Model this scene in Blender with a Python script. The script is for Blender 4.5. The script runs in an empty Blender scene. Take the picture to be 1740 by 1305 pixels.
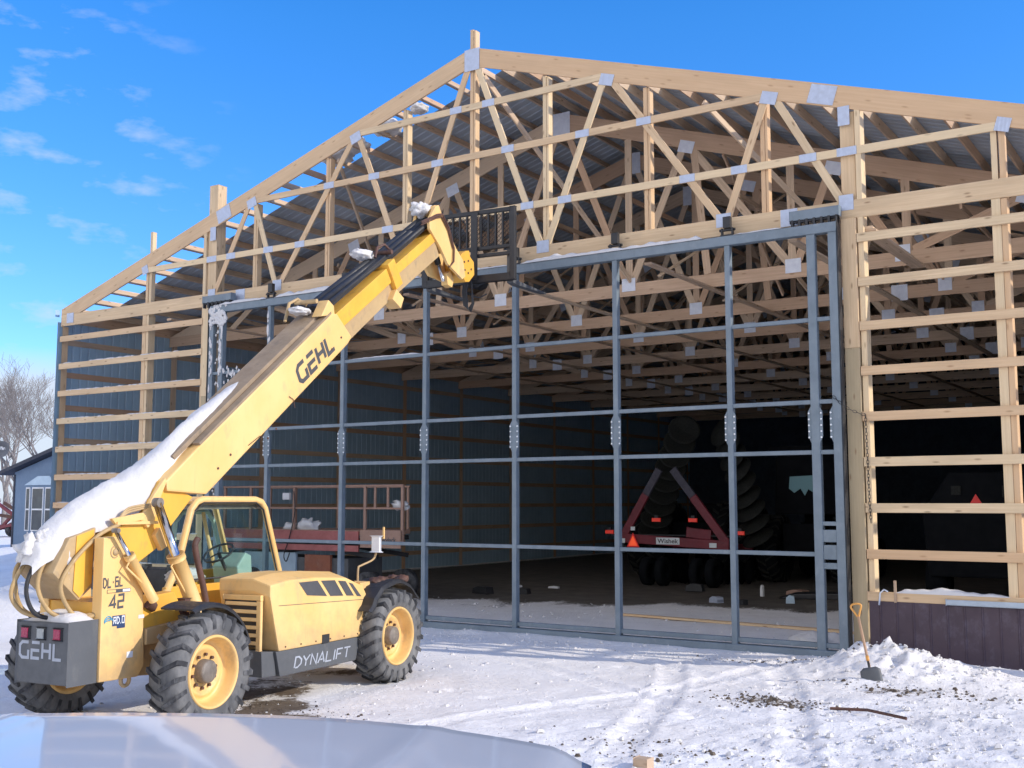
import bpy, math, random
from mathutils import Vector, Matrix, noise as NZ
random.seed(7)
R=math.radians
S=bpy.context.scene
COL=S.collection
V3=Vector
# ------------------------------------------------------------------ helpers
class MB:
    """collects faces, builds one mesh"""
    def __init__(s): s.v=[]; s.f=[]; s.uv=[]; s.mi=[]; s.sm=[]
    def face(s,pts,uv=None,mi=0,sm=False):
        b=len(s.v); s.v+=[tuple(p) for p in pts]; s.f.append(tuple(range(b,b+len(pts))))
        s.uv.append(uv or [(0,0)]*len(pts)); s.mi.append(mi); s.sm.append(sm)
    def grid(s,P,closed_u=False,closed_v=False,mi=0,sm=True,flip=False,caps=False):
        nu=len(P); nv=len(P[0]); b=len(s.v)
        for r in P: s.v+=[tuple(p) for p in r]
        for i in range(nu if closed_u else nu-1):
            for j in range(nv if closed_v else nv-1):
                a=b+i*nv+j; c=b+((i+1)%nu)*nv+j; d=b+((i+1)%nu)*nv+(j+1)%nv; e=b+i*nv+(j+1)%nv
                q=(a,c,d,e) if not flip else (e,d,c,a)
                s.f.append(q); s.uv.append([(i,j)]*4); s.mi.append(mi); s.sm.append(sm)
        if caps:
            for i,rv in ((0,False),(nu-1,True)):
                q=[b+i*nv+j for j in range(nv)]
                if rv: q.reverse()
                s.f.append(tuple(q)); s.uv.append([(0,0)]*nv); s.mi.append(mi); s.sm.append(False)
    def beam(s,p0,p1,w,h,up=(0,0,1),mi=0):
        """box from p0 to p1; w along side axis, h along 'up'"""
        p0=V3(p0);p1=V3(p1); d=(p1-p0); L=d.length; d.normalize(); up=V3(up)
        side=d.cross(up)
        if side.length<1e-4: side=d.cross(V3((1,0,0)))
        side.normalize(); up=side.cross(d).normalized()
        a=side*w/2; b=up*h/2; o=random.random()*50; q=random.random()*9
        c=[p0-a-b,p0+a-b,p0+a+b,p0-a+b]; e=[x+d*L for x in c]
        for i in range(4):
            j=(i+1)%4; wd=(c[j]-c[i]).length; o2=q+i*.4
            s.face([c[i],e[i],e[j],c[j]][::-1],[(o,o2),(o+L,o2),(o+L,o2+wd),(o,o2+wd)][::-1],mi)
        s.face(c,[(o,q),(o+.01,q),(o+.01,q+.1),(o,q+.1)],mi); s.face(e[::-1],[(o,q),(o+.01,q),(o+.01,q+.1),(o,q+.1)],mi)
        return s
    def box(s,lo,hi,mi=0):
        lo=V3([min(a,b) for a,b in zip(lo,hi)]); hi2=V3(hi); hi=V3([max(a,b) for a,b in zip(lo,hi2)])
        sz=hi-lo; c=(lo+hi)/2; k=max(range(3),key=lambda i:sz[i])
        if k==2: s.beam((c.x,c.y,lo.z),(c.x,c.y,hi.z),sz.y,sz.x,(1,0,0),mi)
        elif k==0: s.beam((lo.x,c.y,c.z),(hi.x,c.y,c.z),sz.y,sz.z,(0,0,1),mi)
        else: s.beam((c.x,lo.y,c.z),(c.x,hi.y,c.z),sz.x,sz.z,(0,0,1),mi)
        return s
    def tube(s,pts,r,n=8,mi=0,closed=False,sm=True):
        pts=[V3(p) for p in pts]; rs=r if isinstance(r,(list,tuple)) else [r]*len(pts)
        P=[]; prev=None
        for i,p in enumerate(pts):
            if closed: t=pts[(i+1)%len(pts)]-pts[i-1]
            else: t=pts[min(i+1,len(pts)-1)]-pts[max(i-1,0)]
            t.normalize()
            if prev is None:
                u=t.cross(V3((0,0,1)))
                if u.length<.05: u=t.cross(V3((1,0,0)))
            else: u=prev-t*prev.dot(t)
            u.normalize(); prev=u; w=t.cross(u)
            P.append([p+(u*math.cos(2*math.pi*k/n)+w*math.sin(2*math.pi*k/n))*rs[i] for k in range(n)])
        s.grid(P,closed_u=closed,closed_v=True,mi=mi,sm=sm,flip=True,caps=not closed)
        return s
    def cyl(s,p0,p1,r,n=16,mi=0): return s.tube([p0,p1],r,n,mi)
    def prism(s,poly,axis,a,b,mi=0):
        """polygon extruded along axis 0/1/2 between a and b; poly in the other two coords in order"""
        def P(q,t):
            l=list(q); l.insert(axis,t); return V3(l)
        n=len(poly); A=[P(q,a) for q in poly]; B=[P(q,b) for q in poly]
        # orientation
        nrm=V3((0,0,0))
        for i in range(n): nrm+=A[i].cross(A[(i+1)%n])
        if (nrm[axis]>0)==(b>a): A,B=A[::-1],B[::-1]
        s.face(A,[(q[(axis+1)%3],q[(axis+2)%3]) for q in A],mi); s.face(B[::-1],[(q[(axis+1)%3],q[(axis+2)%3]) for q in B[::-1]],mi)
        for i in range(n):
            j=(i+1)%n; s.face([A[j],A[i],B[i],B[j]],[(0,0),(0,.1),(.3,.1),(.3,0)],mi)
        return s
    def lathe(s,prof,c=(0,0,0),axis=0,n=32,mi=0,closed=False,sm=True):
        """prof: (along axis, radius)"""
        P=[]; c=V3(c)
        for k in range(n):
            t=2*math.pi*k/n; row=[]
            for x,r in prof:
                l=[r*math.cos(t),r*math.sin(t)]; l.insert(axis,x); row.append(c+V3(l))
            P.append(row)
        s.grid(P,closed_u=True,closed_v=closed,mi=mi,sm=sm)
        return s
    def build(s,name,mats,parent=None,bevel=0,loc=None,smooth=None,seg=2,weld=True):
        me=bpy.data.meshes.new(name); me.from_pydata(s.v,[],s.f)
        uvl=me.uv_layers.new(name='UVMap'); k=0; flat=[]
        for u in s.uv:
            for a in u: flat+=[a[0],a[1]]
        uvl.data.foreach_set('uv',flat)
        me.polygons.foreach_set('material_index',s.mi); me.polygons.foreach_set('use_smooth',s.sm)
        for m in (mats if isinstance(mats,(list,tuple)) else [mats]): me.materials.append(m)
        me.update()
        if bevel or weld:
            import bmesh
            bm=bmesh.new(); bm.from_mesh(me)
            bmesh.ops.remove_doubles(bm,verts=bm.verts,dist=1e-5)
            if bevel:
                ed=[e for e in bm.edges if len(e.link_faces)==2 and e.calc_face_angle(0)>.5]
                try: bmesh.ops.bevel(bm,geom=ed,offset=bevel,segments=seg,affect='EDGES',clamp_overlap=True,profile=.6)
                except Exception: pass
            bm.to_mesh(me); bm.free()
        o=bpy.data.objects.new(name,me); COL.objects.link(o)
        if parent: o.parent=parent
        if loc: o.location=loc
        return o
def tag(o,label=None,cat=None,group=None,kind=None):
    if label:o['label']=label
    if cat:o['category']=cat
    if group:o['group']=group
    if kind:o['kind']=kind
    return o
def thing(name,label,cat,loc=(0,0,0),rz=0,group=None):
    o=bpy.data.objects.new(name,None); COL.objects.link(o); o.location=loc; o.rotation_euler=(0,0,rz); o.empty_display_size=.2
    return tag(o,label,cat,group)
def kids(o): return [c for c in list(bpy.data.objects) if c.parent==o]
def copy_tree(o,parent=None):
    c=o.copy(); COL.objects.link(c)
    if parent is not None: c.parent=parent
    for ch in kids(o): copy_tree(ch,c)
    return c
# ------------------------------------------------------------------ materials
def newmat(name):
    m=bpy.data.materials.new(name); m.use_nodes=True; nt=m.node_tree; nt.nodes.clear()
    out=nt.nodes.new('ShaderNodeOutputMaterial'); b=nt.nodes.new('ShaderNodeBsdfPrincipled'); nt.links.new(b.outputs[0],out.inputs[0])
    return m,nt,b
def N(nt,t,**k):
    n=nt.nodes.new(t)
    for a,v in k.items():
        if a in n.inputs.keys(): n.inputs[a].default_value=v
        else: setattr(n,a,v)
    return n
def mixc(nt,fac,a,b,bt='MIX'):
    m=nt.nodes.new('ShaderNodeMix'); m.data_type='RGBA'; m.blend_type=bt
    for i,x in ((0,fac),(6,a),(7,b)):
        if hasattr(x,'links') or isinstance(x,bpy.types.NodeSocket): nt.links.new(x,m.inputs[i])
        else: m.inputs[i].default_value=x if i==0 else (*x[:3],1)
    return m.outputs[2]
def ramp(nt,src,a,b,ca=0.,cb=1.):
    r=nt.nodes.new('ShaderNodeMapRange'); r.inputs[1].default_value=a; r.inputs[2].default_value=b; r.inputs[3].default_value=ca; r.inputs[4].default_value=cb
    nt.links.new(src,r.inputs[0]); return r.outputs[0]
def tex(nt,kind='ShaderNodeTexNoise',scale=5,detail=4,coord='Object',sc=(1,1,1),rough=.55):
    tc=nt.nodes.new('ShaderNodeTexCoord'); mp=nt.nodes.new('ShaderNodeMapping'); mp.inputs['Scale'].default_value=sc
    nt.links.new(tc.outputs[coord],mp.inputs[0]); t=nt.nodes.new(kind); t.inputs['Scale'].default_value=scale
    if kind=='ShaderNodeTexVoronoi': t.voronoi_dimensions='2D'
    if 'Detail' in t.inputs.keys(): t.inputs['Detail'].default_value=0 if kind=='ShaderNodeTexVoronoi' else detail
    if kind=='ShaderNodeTexNoise': t.inputs['Roughness'].default_value=rough
    nt.links.new(mp.outputs[0],t.inputs[0]); return t.outputs[0]
def bump(nt,b,src,strength=.3,dist=.01,prev=None):
    bp=nt.nodes.new('ShaderNodeBump'); bp.inputs['Strength'].default_value=strength; bp.inputs['Distance'].default_value=dist
    nt.links.new(src,bp.inputs['Height']); 
    if prev is not None: nt.links.new(prev,bp.inputs['Normal'])
    nt.links.new(bp.outputs[0],b.inputs['Normal']); return bp.outputs[0]
def paint(name,c1,c2=None,rough=.5,metal=0,scale=3,grime=None,gscale=2.2,glo=.52,ghi=.75,bmp=.0,coat=0,bscale=60,lowdirt=None,jit=0,chips=None):
    m,nt,b=newmat(name); c2=c2 or tuple(x*.8 for x in c1)
    col=mixc(nt,ramp(nt,tex(nt,scale=scale,detail=6),.35,.68),c1,c2)
    if grime:
        g=ramp(nt,tex(nt,scale=gscale,detail=9,rough=.7,sc=(1,1,.6)),glo,ghi)
        col=mixc(nt,g,col,grime)
    if chips:
        ch=ramp(nt,tex(nt,scale=23,detail=9,rough=.8),.66,.71,0,.85); col=mixc(nt,ch,col,chips)
        st=ramp(nt,tex(nt,scale=7,detail=7,rough=.75,sc=(2.2,2.2,.22)),.58,.82,0,.5); col=mixc(nt,st,col,tuple(x*.5 for x in c1))
    if jit:
        oi=nt.nodes.new('ShaderNodeObjectInfo'); col=mixc(nt,ramp(nt,oi.outputs['Random'],0,1,0,jit),col,(c1[0]*.45,c1[1]*.45,c1[2]*.45))
    if lowdirt:
        tc=nt.nodes.new('ShaderNodeNewGeometry'); sp=nt.nodes.new('ShaderNodeSeparateXYZ'); nt.links.new(tc.outputs['Position'],sp.inputs[0])
        z=sp.outputs[2]; nz=tex(nt,scale=6,detail=6,coord='Object')
        add=nt.nodes.new('ShaderNodeMath'); add.operation='ADD'; nt.links.new(z,add.inputs[0]); nt.links.new(nz,add.inputs[1])
        col=mixc(nt,ramp(nt,add.outputs[0],lowdirt[0]+.5,lowdirt[1]+.5,lowdirt[3],0),col,lowdirt[2])
    nt.links.new(col,b.inputs['Base Color']); b.inputs['Metallic'].default_value=metal
    rr=ramp(nt,tex(nt,scale=scale*4,detail=5),.3,.7,max(rough-.12,.02),min(rough+.15,1)); nt.links.new(rr,b.inputs['Roughness'])
    if coat: b.inputs['Coat Weight'].default_value=coat; b.inputs['Coat Roughness'].default_value=.03
    if bmp: bump(nt,b,tex(nt,scale=bscale,detail=6),bmp,.004)
    return m
def wood(name,c1,c2,knot=(.16,.08,.035),green=None):
    m,nt,b=newmat(name)
    gr=tex(nt,scale=9,detail=6,coord='UV',sc=(.12,3.2,1),rough=.6)
    w=tex(nt,scale=3,detail=4,coord='UV',sc=(.35,1.2,1))
    col=mixc(nt,ramp(nt,gr,.34,.66),c1,c2)
    col=mixc(nt,ramp(nt,w,.42,.72,0,.6),col,tuple(x*.6 for x in c1))
    vo=tex(nt,'ShaderNodeTexVoronoi',scale=1.5,coord='UV',sc=(.9,3.0,1))
    col=mixc(nt,ramp(nt,vo,.025,.085,.7,0),col,knot)
    oi=nt.nodes.new('ShaderNodeObjectInfo')
    col=mixc(nt,ramp(nt,oi.outputs['Random'],.35,1,0,.60),col,(c1[0]*.82,c1[1]*.64,c1[2]*.54)); col=mixc(nt,ramp(nt,oi.outputs['Random'],.3,0,0,.5),col,(min(c1[0]*1.12,.9),c1[1]*1.14,c1[2]*1.12))
    geo=nt.nodes.new('ShaderNodeTexCoord')
    nt.links.new(col,b.inputs['Base Color']); b.inputs['Roughness'].default_value=.78
    bump(nt,b,gr,.25,.004)
    return m
M={}
M['wood']=wood('fresh_lumber',(.76,.58,.36),(.61,.44,.26))
M['wood_grey']=wood('weathered_lumber',(.56,.40,.27),(.44,.31,.20))
M['wood_in']=wood('interior_lumber',(.70,.52,.355),(.50,.36,.24))
M['wood_treated']=wood('treated_post',(.52,.44,.28),(.42,.35,.22))
M['plate']=paint('galvanised_plate',(.55,.60,.72),(.42,.47,.58),rough=.4,metal=.35,scale=14)
# plate ribs
def plate_mat():
    m,nt,b=newmat('truss_plate')
    w=tex(nt,'ShaderNodeTexWave',scale=18,coord='Object',sc=(1,0,0)); n=tex(nt,scale=12,detail=4)
    col=mixc(nt,ramp(nt,w,.3,.7),(.62,.68,.80),(.30,.34,.44)); col=mixc(nt,ramp(nt,n,.4,.7,0,.5),col,(.35,.38,.45))
    nt.links.new(col,b.inputs['Base Color']); b.inputs['Metallic'].default_value=.3; b.inputs['Roughness'].default_value=.42
    return m
M['plate']=plate_mat()
M['steel_door']=paint('door_steel',(.19,.235,.27),(.15,.19,.22),rough=.5,scale=3,grime=(.30,.33,.36),gscale=6,glo=.55,ghi=.9,chips=(.17,.11,.08))
M['bolt']=paint('zinc_bolt',(.75,.78,.82),rough=.3,metal=.6)
M['sheet']=paint('unpainted_sheet',(.36,.50,.60),(.29,.42,.52),rough=.5,metal=.1,scale=1.2,jit=0)
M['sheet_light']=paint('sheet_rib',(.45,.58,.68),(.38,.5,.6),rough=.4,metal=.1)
M['roof_in']=paint('roof_underside',(.48,.54,.60),(.38,.43,.48),rough=.5,metal=.15,scale=1.0)
M['wainscot']=paint('plum_sheet',(.070,.045,.060),(.055,.035,.048),rough=.5,scale=2,grime=(.12,.10,.13),gscale=5)
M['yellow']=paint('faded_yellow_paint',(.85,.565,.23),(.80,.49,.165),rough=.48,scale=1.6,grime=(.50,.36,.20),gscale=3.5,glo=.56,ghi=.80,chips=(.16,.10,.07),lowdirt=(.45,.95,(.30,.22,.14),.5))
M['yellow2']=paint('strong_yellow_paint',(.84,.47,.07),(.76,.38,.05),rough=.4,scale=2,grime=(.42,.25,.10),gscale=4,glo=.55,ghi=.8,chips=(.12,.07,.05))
M['tan']=paint('dull_yellow_paint',(.52,.36,.17),(.44,.30,.15),rough=.6,scale=3,grime=(.3,.22,.14),gscale=6)  # duller yellow; on the boom undersides it paints their shade
M['hose']=paint('tan_hose',(.50,.34,.15),(.38,.25,.11),rough=.55,scale=8)
M['grey']=paint('charcoal_paint',(.10,.105,.11),(.085,.09,.095),rough=.55,scale=3,grime=(.2,.19,.17),gscale=4,glo=.55,ghi=.9)
M['black']=paint('black_steel',(.018,.019,.022),(.03,.03,.032),rough=.5,scale=6)
M['rubber']=paint('tyre_rubber',(.065,.067,.07),(.10,.10,.098),rough=.9,scale=5,grime=(.24,.235,.225),gscale=4,glo=.38,ghi=.75,bmp=.4,bscale=40,jit=0)
M['rubber_dark']=paint('tread_rubber',(.022,.023,.026),(.035,.035,.037),rough=.85,scale=5,grime=(.20,.20,.20),gscale=6,glo=.45,ghi=.8)
M['rim']=paint('rim_yellow',(.84,.54,.20),(.76,.46,.15),rough=.45,scale=4,grime=(.40,.28,.16),gscale=5,glo=.52,ghi=.8,chips=(.15,.09,.06))
M['hub']=paint('hub_grey',(.20,.17,.14),(.14,.12,.10),rough=.6,scale=8,grime=(.32,.28,.22),gscale=9)
M['rust']=paint('rusty_iron',(.13,.06,.04),(.08,.045,.035),rough=.7,scale=9)
M['chrome']=paint('polished_rod',(.55,.55,.56),(.5,.5,.52),rough=.14,metal=1)
M['letter_dark']=paint('grey_letter',(.085,.085,.09),rough=.5)
M['letter_light']=paint('silver_letter',(.42,.45,.50),rough=.5)
M['white']=paint('white_paint',(.78,.79,.80),rough=.5)
M['blue_logo']=paint('navy_decal',(.03,.06,.14),rough=.5)
M['blue_light']=paint('blue_decal',(.10,.38,.55),rough=.5)
M['red_lens']=paint('red_lens',(.35,.015,.06),(.30,.01,.05),rough=.25,coat=.6,scale=8)
M['clear_lens']=paint('clear_lens',(.38,.40,.38),rough=.25,coat=.6)
M['red']=paint('implement_red',(.20,.022,.035),(.15,.02,.03),rough=.5,scale=4)
M['orange']=paint('platform_orange',(.30,.10,.05),(.24,.09,.055),rough=.6,scale=4,grime=(.3,.2,.14),gscale=5)
M['orange_tan']=paint('platform_tan',(.40,.25,.19),(.32,.20,.15),rough=.6,scale=4)
M['plum_red']=paint('faded_red',(.42,.14,.13),(.34,.11,.10),rough=.6,scale=4)
M['handle_yellow']=paint('shovel_grip',(.75,.36,.08),(.65,.3,.06),rough=.5)
M['house_blue']=paint('blue_siding',(.16,.235,.34),(.14,.21,.31),rough=.7,scale=2)
M['house_trim']=paint('dark_trim',(.03,.035,.055),rough=.6)
M['dish']=paint('dish_grey',(.12,.125,.14),rough=.5)
M['bark']=paint('tree_bark',(.20,.18,.17),(.28,.25,.235),rough=.9,scale=6)
M['glass_dark']=paint('dark_window',(.035,.045,.055),(.06,.075,.08),rough=.08,scale=3)
M['pvc']=paint('pvc_pipe',(.45,.52,.58),rough=.35,scale=6)
M['interior_green']=paint('pale_dash',(.42,.58,.50),(.32,.46,.40),rough=.6,scale=5)
def emis(name,c,s):
    m,nt,b=newmat(name); b.inputs['Base Color'].default_value=(*c,1); b.inputs['Emission Color'].default_value=(*c,1); b.inputs['Emission Strength'].default_value=s; b.inputs['Roughness'].default_value=.4; return m
def reflector(name,c):
    m,nt,b=newmat(name); b.inputs['Base Color'].default_value=(*c,1); b.inputs['Roughness'].default_value=.35; return m
M['reflect_orange']=emis('reflective_glow_orange',(.95,.10,.03),.55)  # weak emission stands in for light thrown back by the triangle
M['reflect_red']=emis('reflective_glow_red',(.7,.03,.025),.12)  # faint emission in place of reflected light
M['lamp_red']=emis('lit_red_lamp',(.8,.05,.03),.2)
M['pane_cyan']=emis('cab_window_daylight',(.10,.22,.25),.12)  # glow put into the pane for the daylight it mirrors
M['plate_white']=emis('reflective_glow_white',(.55,.58,.60),.10)  # faint emission brightens plates and reflectors as if reflecting
def glass_mat():
    m=bpy.data.materials.new('cab_glass'); m.use_nodes=True; nt=m.node_tree; nt.nodes.clear(); out=nt.nodes.new('ShaderNodeOutputMaterial')
    t=N(nt,'ShaderNodeBsdfTransparent'); t.inputs[0].default_value=(.80,.90,.88,1); g=N(nt,'ShaderNodeBsdfGlossy'); g.inputs[0].default_value=(.9,1,.97,1); g.inputs['Roughness'].default_value=.03
    fr=N(nt,'ShaderNodeFresnel'); fr.inputs[0].default_value=1.22; mx=N(nt,'ShaderNodeMixShader')
    nt.links.new(fr.outputs[0],mx.inputs[0]); nt.links.new(t.outputs[0],mx.inputs[1]); nt.links.new(g.outputs[0],mx.inputs[2]); nt.links.new(mx.outputs[0],out.inputs[0]); return m
M['glass']=glass_mat()
def snow_mat(name,ground=False,k=1.):
    m,nt,b=newmat(name)
    n1=tex(nt,scale=14,detail=8,rough=.65); n2=tex(nt,scale=2.2,detail=5)
    col=mixc(nt,ramp(nt,n2,.3,.7),(.765*k,.74*k,.71*k),(.71*k,.69*k,.67*k))
    if ground:
        at=nt.nodes.new('ShaderNodeAttribute'); at.attribute_name='dirt'
        fine=tex(nt,scale=9,detail=9,rough=.75)
        ad=nt.nodes.new('ShaderNodeMath'); ad.operation='ADD'; nt.links.new(at.outputs['Fac'],ad.inputs[0]); nt.links.new(fine,ad.inputs[1])
        f=ramp(nt,ad.outputs[0],.98,1.16)
        dc=mixc(nt,ramp(nt,tex(nt,scale=7,detail=8,rough=.7),.35,.65),(.115,.085,.06),(.21,.165,.12))
        # thin grubby tint where wheels and feet have packed the snow
        tint=ramp(nt,tex(nt,scale=.55,detail=6,rough=.65),.45,.70,0,.5)
        col=mixc(nt,tint,col,(.74,.69,.63))
        sp=ramp(nt,tex(nt,scale=26,detail=7,rough=.75),.63,.72,0,.65); col=mixc(nt,sp,col,(.40,.35,.29))
        col=mixc(nt,f,col,dc)
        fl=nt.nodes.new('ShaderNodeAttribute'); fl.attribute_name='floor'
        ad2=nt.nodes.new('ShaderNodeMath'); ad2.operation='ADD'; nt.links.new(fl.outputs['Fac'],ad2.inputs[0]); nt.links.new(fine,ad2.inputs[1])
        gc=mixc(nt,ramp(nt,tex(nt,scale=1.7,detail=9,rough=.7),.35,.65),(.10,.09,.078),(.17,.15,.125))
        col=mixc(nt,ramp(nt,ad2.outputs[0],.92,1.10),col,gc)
    nt.links.new(col,b.inputs['Base Color']); b.inputs['Roughness'].default_value=.75
    try: b.inputs['Specular IOR Level'].default_value=.25
    except Exception: pass
    p=bump(nt,b,n1,.7 if ground else .6,.03 if ground else .025); 
    if ground: bump(nt,b,tex(nt,scale=55,detail=6,rough=.7),.55,.012,p)
    return m
M['snow']=snow_mat('snow_cover',False,.9); M['snow_ground']=snow_mat('snow_ground',True,1.2)
M['gloom']=paint('gloom_machine',(.006,.007,.009),(.010,.011,.013),rough=.9,scale=4)  # near-black colour carries the gloom of the barn's interior
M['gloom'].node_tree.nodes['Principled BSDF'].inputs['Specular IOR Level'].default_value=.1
M['gloom_disc']=paint('gloom_disc_blade',(.014,.015,.011),(.008,.009,.008),rough=.8,scale=6)  # blade colour darkened for the same interior gloom
M['plate_in']=paint('interior_plate',(.80,.83,.88),(.68,.71,.78),rough=.5,scale=9)
M['back_dark']=paint('gloom_back_sheet',(.03,.045,.07),(.02,.03,.05),rough=.8,scale=2)  # near-black navy paints the deep interior shade onto the back wall
M['shaded_top']=paint('shaded_boom_top',(.34,.25,.16),(.26,.19,.12),rough=.7,scale=4,grime=(.18,.14,.10),gscale=6)  # brown colour paints the shade on the boom's upper faces
M['worn_tip']=paint('worn_arm_tip',(.09,.085,.11),(.06,.055,.075),rough=.7,scale=6)
M['soil']=paint('soil',(.07,.05,.035),(.14,.11,.08),rough=.9,scale=9)
def car_mat():
    m,nt,b=newmat('truck_paint'); b.inputs['Base Color'].default_value=(.53,.55,.58,1); b.inputs['Roughness'].default_value=.45
    b.inputs['Metallic'].default_value=.0; b.inputs['Coat Weight'].default_value=.62; b.inputs['Coat Roughness'].default_value=.045
    n=tex(nt,scale=1.6,detail=2); bump(nt,b,n,.05,.02)
    bp=nt.nodes['Bump'] if 'Bump' in nt.nodes else None
    if bp: nt.links.new(bp.outputs[0],b.inputs['Coat Normal'])
    return m
M['truck']=car_mat()
# ------------------------------------------------------------------ stroke lettering
GL={'G':[[(.8,1),(.22,1),(0,.8),(0,.2),(.22,0),(.8,0),(.8,.5)]],'E':[[(.8,.5),(.08,.5),(.08,0),(.8,0)],[(.08,1),(.8,1)]],
'H':[[(.05,0),(.05,1)],[(.75,0),(.75,1)],[(.15,.5),(.65,.5)]],'L':[[(.05,1),(.05,0),(.75,0)]],
'D':[[(.16,0),(.42,0),(.78,.3),(.78,.7),(.42,1),(.05,1),(.05,0)]],'Y':[[(0,1),(.4,.5),(.8,1)],[(.4,.4),(.4,0)]],
'N':[[(.05,0),(.05,1),(.75,0),(.75,1)]],'A':[[(0,0),(.4,1),(.8,0)],[(.26,.3),(.54,.3)]],'I':[[(.1,0),(.1,1)]],
'F':[[(.05,0),(.05,1),(.75,1)],[(.15,.5),(.6,.5)]],'T':[[(0,1),(.8,1)],[(.4,.9),(.4,0)]],
'6':[[(.75,1),(.05,1),(.05,0),(.75,0),(.75,.55),(.16,.55)]],'4':[[(.6,0),(.6,1),(0,.3),(.5,.3)],[(.7,.3),(.82,.3)]],
'2':[[(.05,1),(.75,1),(.75,.5),(.05,.5),(.05,0),(.75,0)]],'R':[[(.05,0),(.05,1),(.75,1),(.75,.5),(.16,.5)],[(.42,.4),(.75,0)]],
'O':[[(.15,0),(.75,0),(.75,1),(.05,1),(.05,0)]],'.':[[(.1,0),(.25,0)]],'-':[[(.15,.5),(.35,.5)]]}
GW={'I':.2,'.':.3,'-':.5}
def ribbon(mb,pts,t,tr,mi=0):
    P=[V3((a,b,0)) for a,b in pts]; L=[];Rr=[]
    for i,p in enumerate(P):
        d0=(P[i]-P[i-1]).normalized() if i>0 else (P[1]-P[0]).normalized()
        d1=(P[i+1]-P[i]).normalized() if i<len(P)-1 else d0
        n0=V3((-d0.y,d0.x,0)); n1=V3((-d1.y,d1.x,0)); n=(n0+n1)
        if n.length<.3: n=n0
        n.normalize(); k=1/max(n.dot(n0),.45); L.append(p+n*t/2*k); Rr.append(p-n*t/2*k)
    for i in range(len(P)-1): mb.face([tr(Rr[i]),tr(Rr[i+1]),tr(L[i+1]),tr(L[i])],mi=mi)
def lettering(mb,text,o,right,up,W,H,t=.17,slant=0,gap=.24,mi=0):
    o=V3(o);right=V3(right).normalized();up=V3(up).normalized()
    tot=sum(GW.get(c,.8) for c in text)+gap*(len(text)-1); sx=W/tot; x=0
    for c in text:
        for pl in GL[c]:
            ribbon(mb,pl,t,lambda q,x=x:o+right*((q.x+x)*sx+slant*q.y*H)+up*q.y*H,mi)
        x+=GW.get(c,.8)+gap
def font_mesh(name,text,size,mat,parent,loc,rot,offset=0,sx=1):
    cu=bpy.data.curves.new(name,'FONT'); cu.body=text; cu.size=size; cu.offset=offset; cu.extrude=.001; cu.align_x='CENTER'; cu.align_y='CENTER'
    t=bpy.data.objects.new(name+'_tmp',cu); COL.objects.link(t)
    me=bpy.data.meshes.new_from_object(t.evaluated_get(bpy.context.evaluated_depsgraph_get())); bpy.data.objects.remove(t); bpy.data.curves.remove(cu)
    me.materials.clear(); me.materials.append(mat); o=bpy.data.objects.new(name,me); COL.objects.link(o); o.parent=parent; o.location=loc; o.rotation_euler=rot; o.scale=(sx,1,1); return o
def lumps(mb,c,r,seed=0,flat=.6,n=14,amp=.35,freq=2.5):
    """one irregular lump"""
    c=V3(c); P=[]; rx,ry,rz=(r if isinstance(r,(tuple,list)) else (r,r,r*flat))
    for i in range(n+1):
        th=math.pi*i/n; row=[]
        for j in range(n*2):
            ph=math.pi*j/n; d=V3((math.sin(th)*math.cos(ph),math.sin(th)*math.sin(ph),math.cos(th)))
            k=1+amp*NZ.noise(d*freq+V3((seed*3.1,seed*1.7,0)))+amp*.4*NZ.noise(d*freq*2.7+V3((seed,0,4)))
            row.append(c+V3((d.x*rx*k,d.y*ry*k,d.z*rz*k)))
        P.append(row)
    mb.grid(P,closed_v=True,sm=True,flip=False)
    return mb
# ------------------------------------------------------------------ camera, sky, sun
cam=bpy.data.cameras.new('camera'); co=bpy.data.objects.new('camera',cam); COL.objects.link(co)
CP=V3((11.7398,-16.6276,2.2465)); yaw=.5779;pit=.1047
fw=V3((-math.sin(yaw)*math.cos(pit),math.cos(yaw)*math.cos(pit),math.sin(pit))); co.location=CP
co.rotation_euler=fw.to_track_quat('-Z','Y').to_euler(); cam.sensor_width=36; cam.lens=1906.86/1740*36; cam.clip_end=3000; cam.clip_start=.05
S.camera=co
S.view_settings.view_transform='Standard'; S.view_settings.look='None'; S.view_settings.exposure=0; S.view_settings.gamma=1
AZ=R(15); EL=R(27)
sd=V3((math.cos(AZ)*math.cos(EL),math.sin(AZ)*math.cos(EL),math.sin(EL)))
sl=bpy.data.lights.new('sun','SUN'); sl.energy=3.9; sl.angle=R(.53); sl.color=(1,.91,.78); so=bpy.data.objects.new('sun',sl); COL.objects.link(so)
so.rotation_euler=(-sd).to_track_quat('-Z','Y').to_euler(); so.location=(40,0,40)
w=bpy.data.worlds.new('World'); S.world=w; w.use_nodes=True; nt=w.node_tree; nt.nodes.clear()
out=nt.nodes.new('ShaderNodeOutputWorld'); bg=nt.nodes.new('ShaderNodeBackground'); nt.links.new(bg.outputs[0],out.inputs[0])
sky=nt.nodes.new('ShaderNodeTexSky'); sky.sky_type='NISHITA'; sky.sun_disc=False; sky.sun_elevation=EL; sky.sun_rotation=math.pi/2-AZ; sky.altitude=400; sky.air_density=1.0; sky.dust_density=.3; sky.ozone_density=3.0
hs=nt.nodes.new('ShaderNodeHueSaturation'); hs.inputs['Saturation'].default_value=1.36; hs.inputs['Hue'].default_value=.510; hs.inputs['Value'].default_value=2.8; nt.links.new(sky.outputs[0],hs.inputs['Color'])
tc=nt.nodes.new('ShaderNodeTexCoord')
def dotdir(v):
    n=nt.nodes.new('ShaderNodeVectorMath'); n.operation='DOT_PRODUCT'; n.inputs[1].default_value=v; nt.links.new(tc.outputs['Generated'],n.inputs[0]); return n.outputs['Value']
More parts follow.
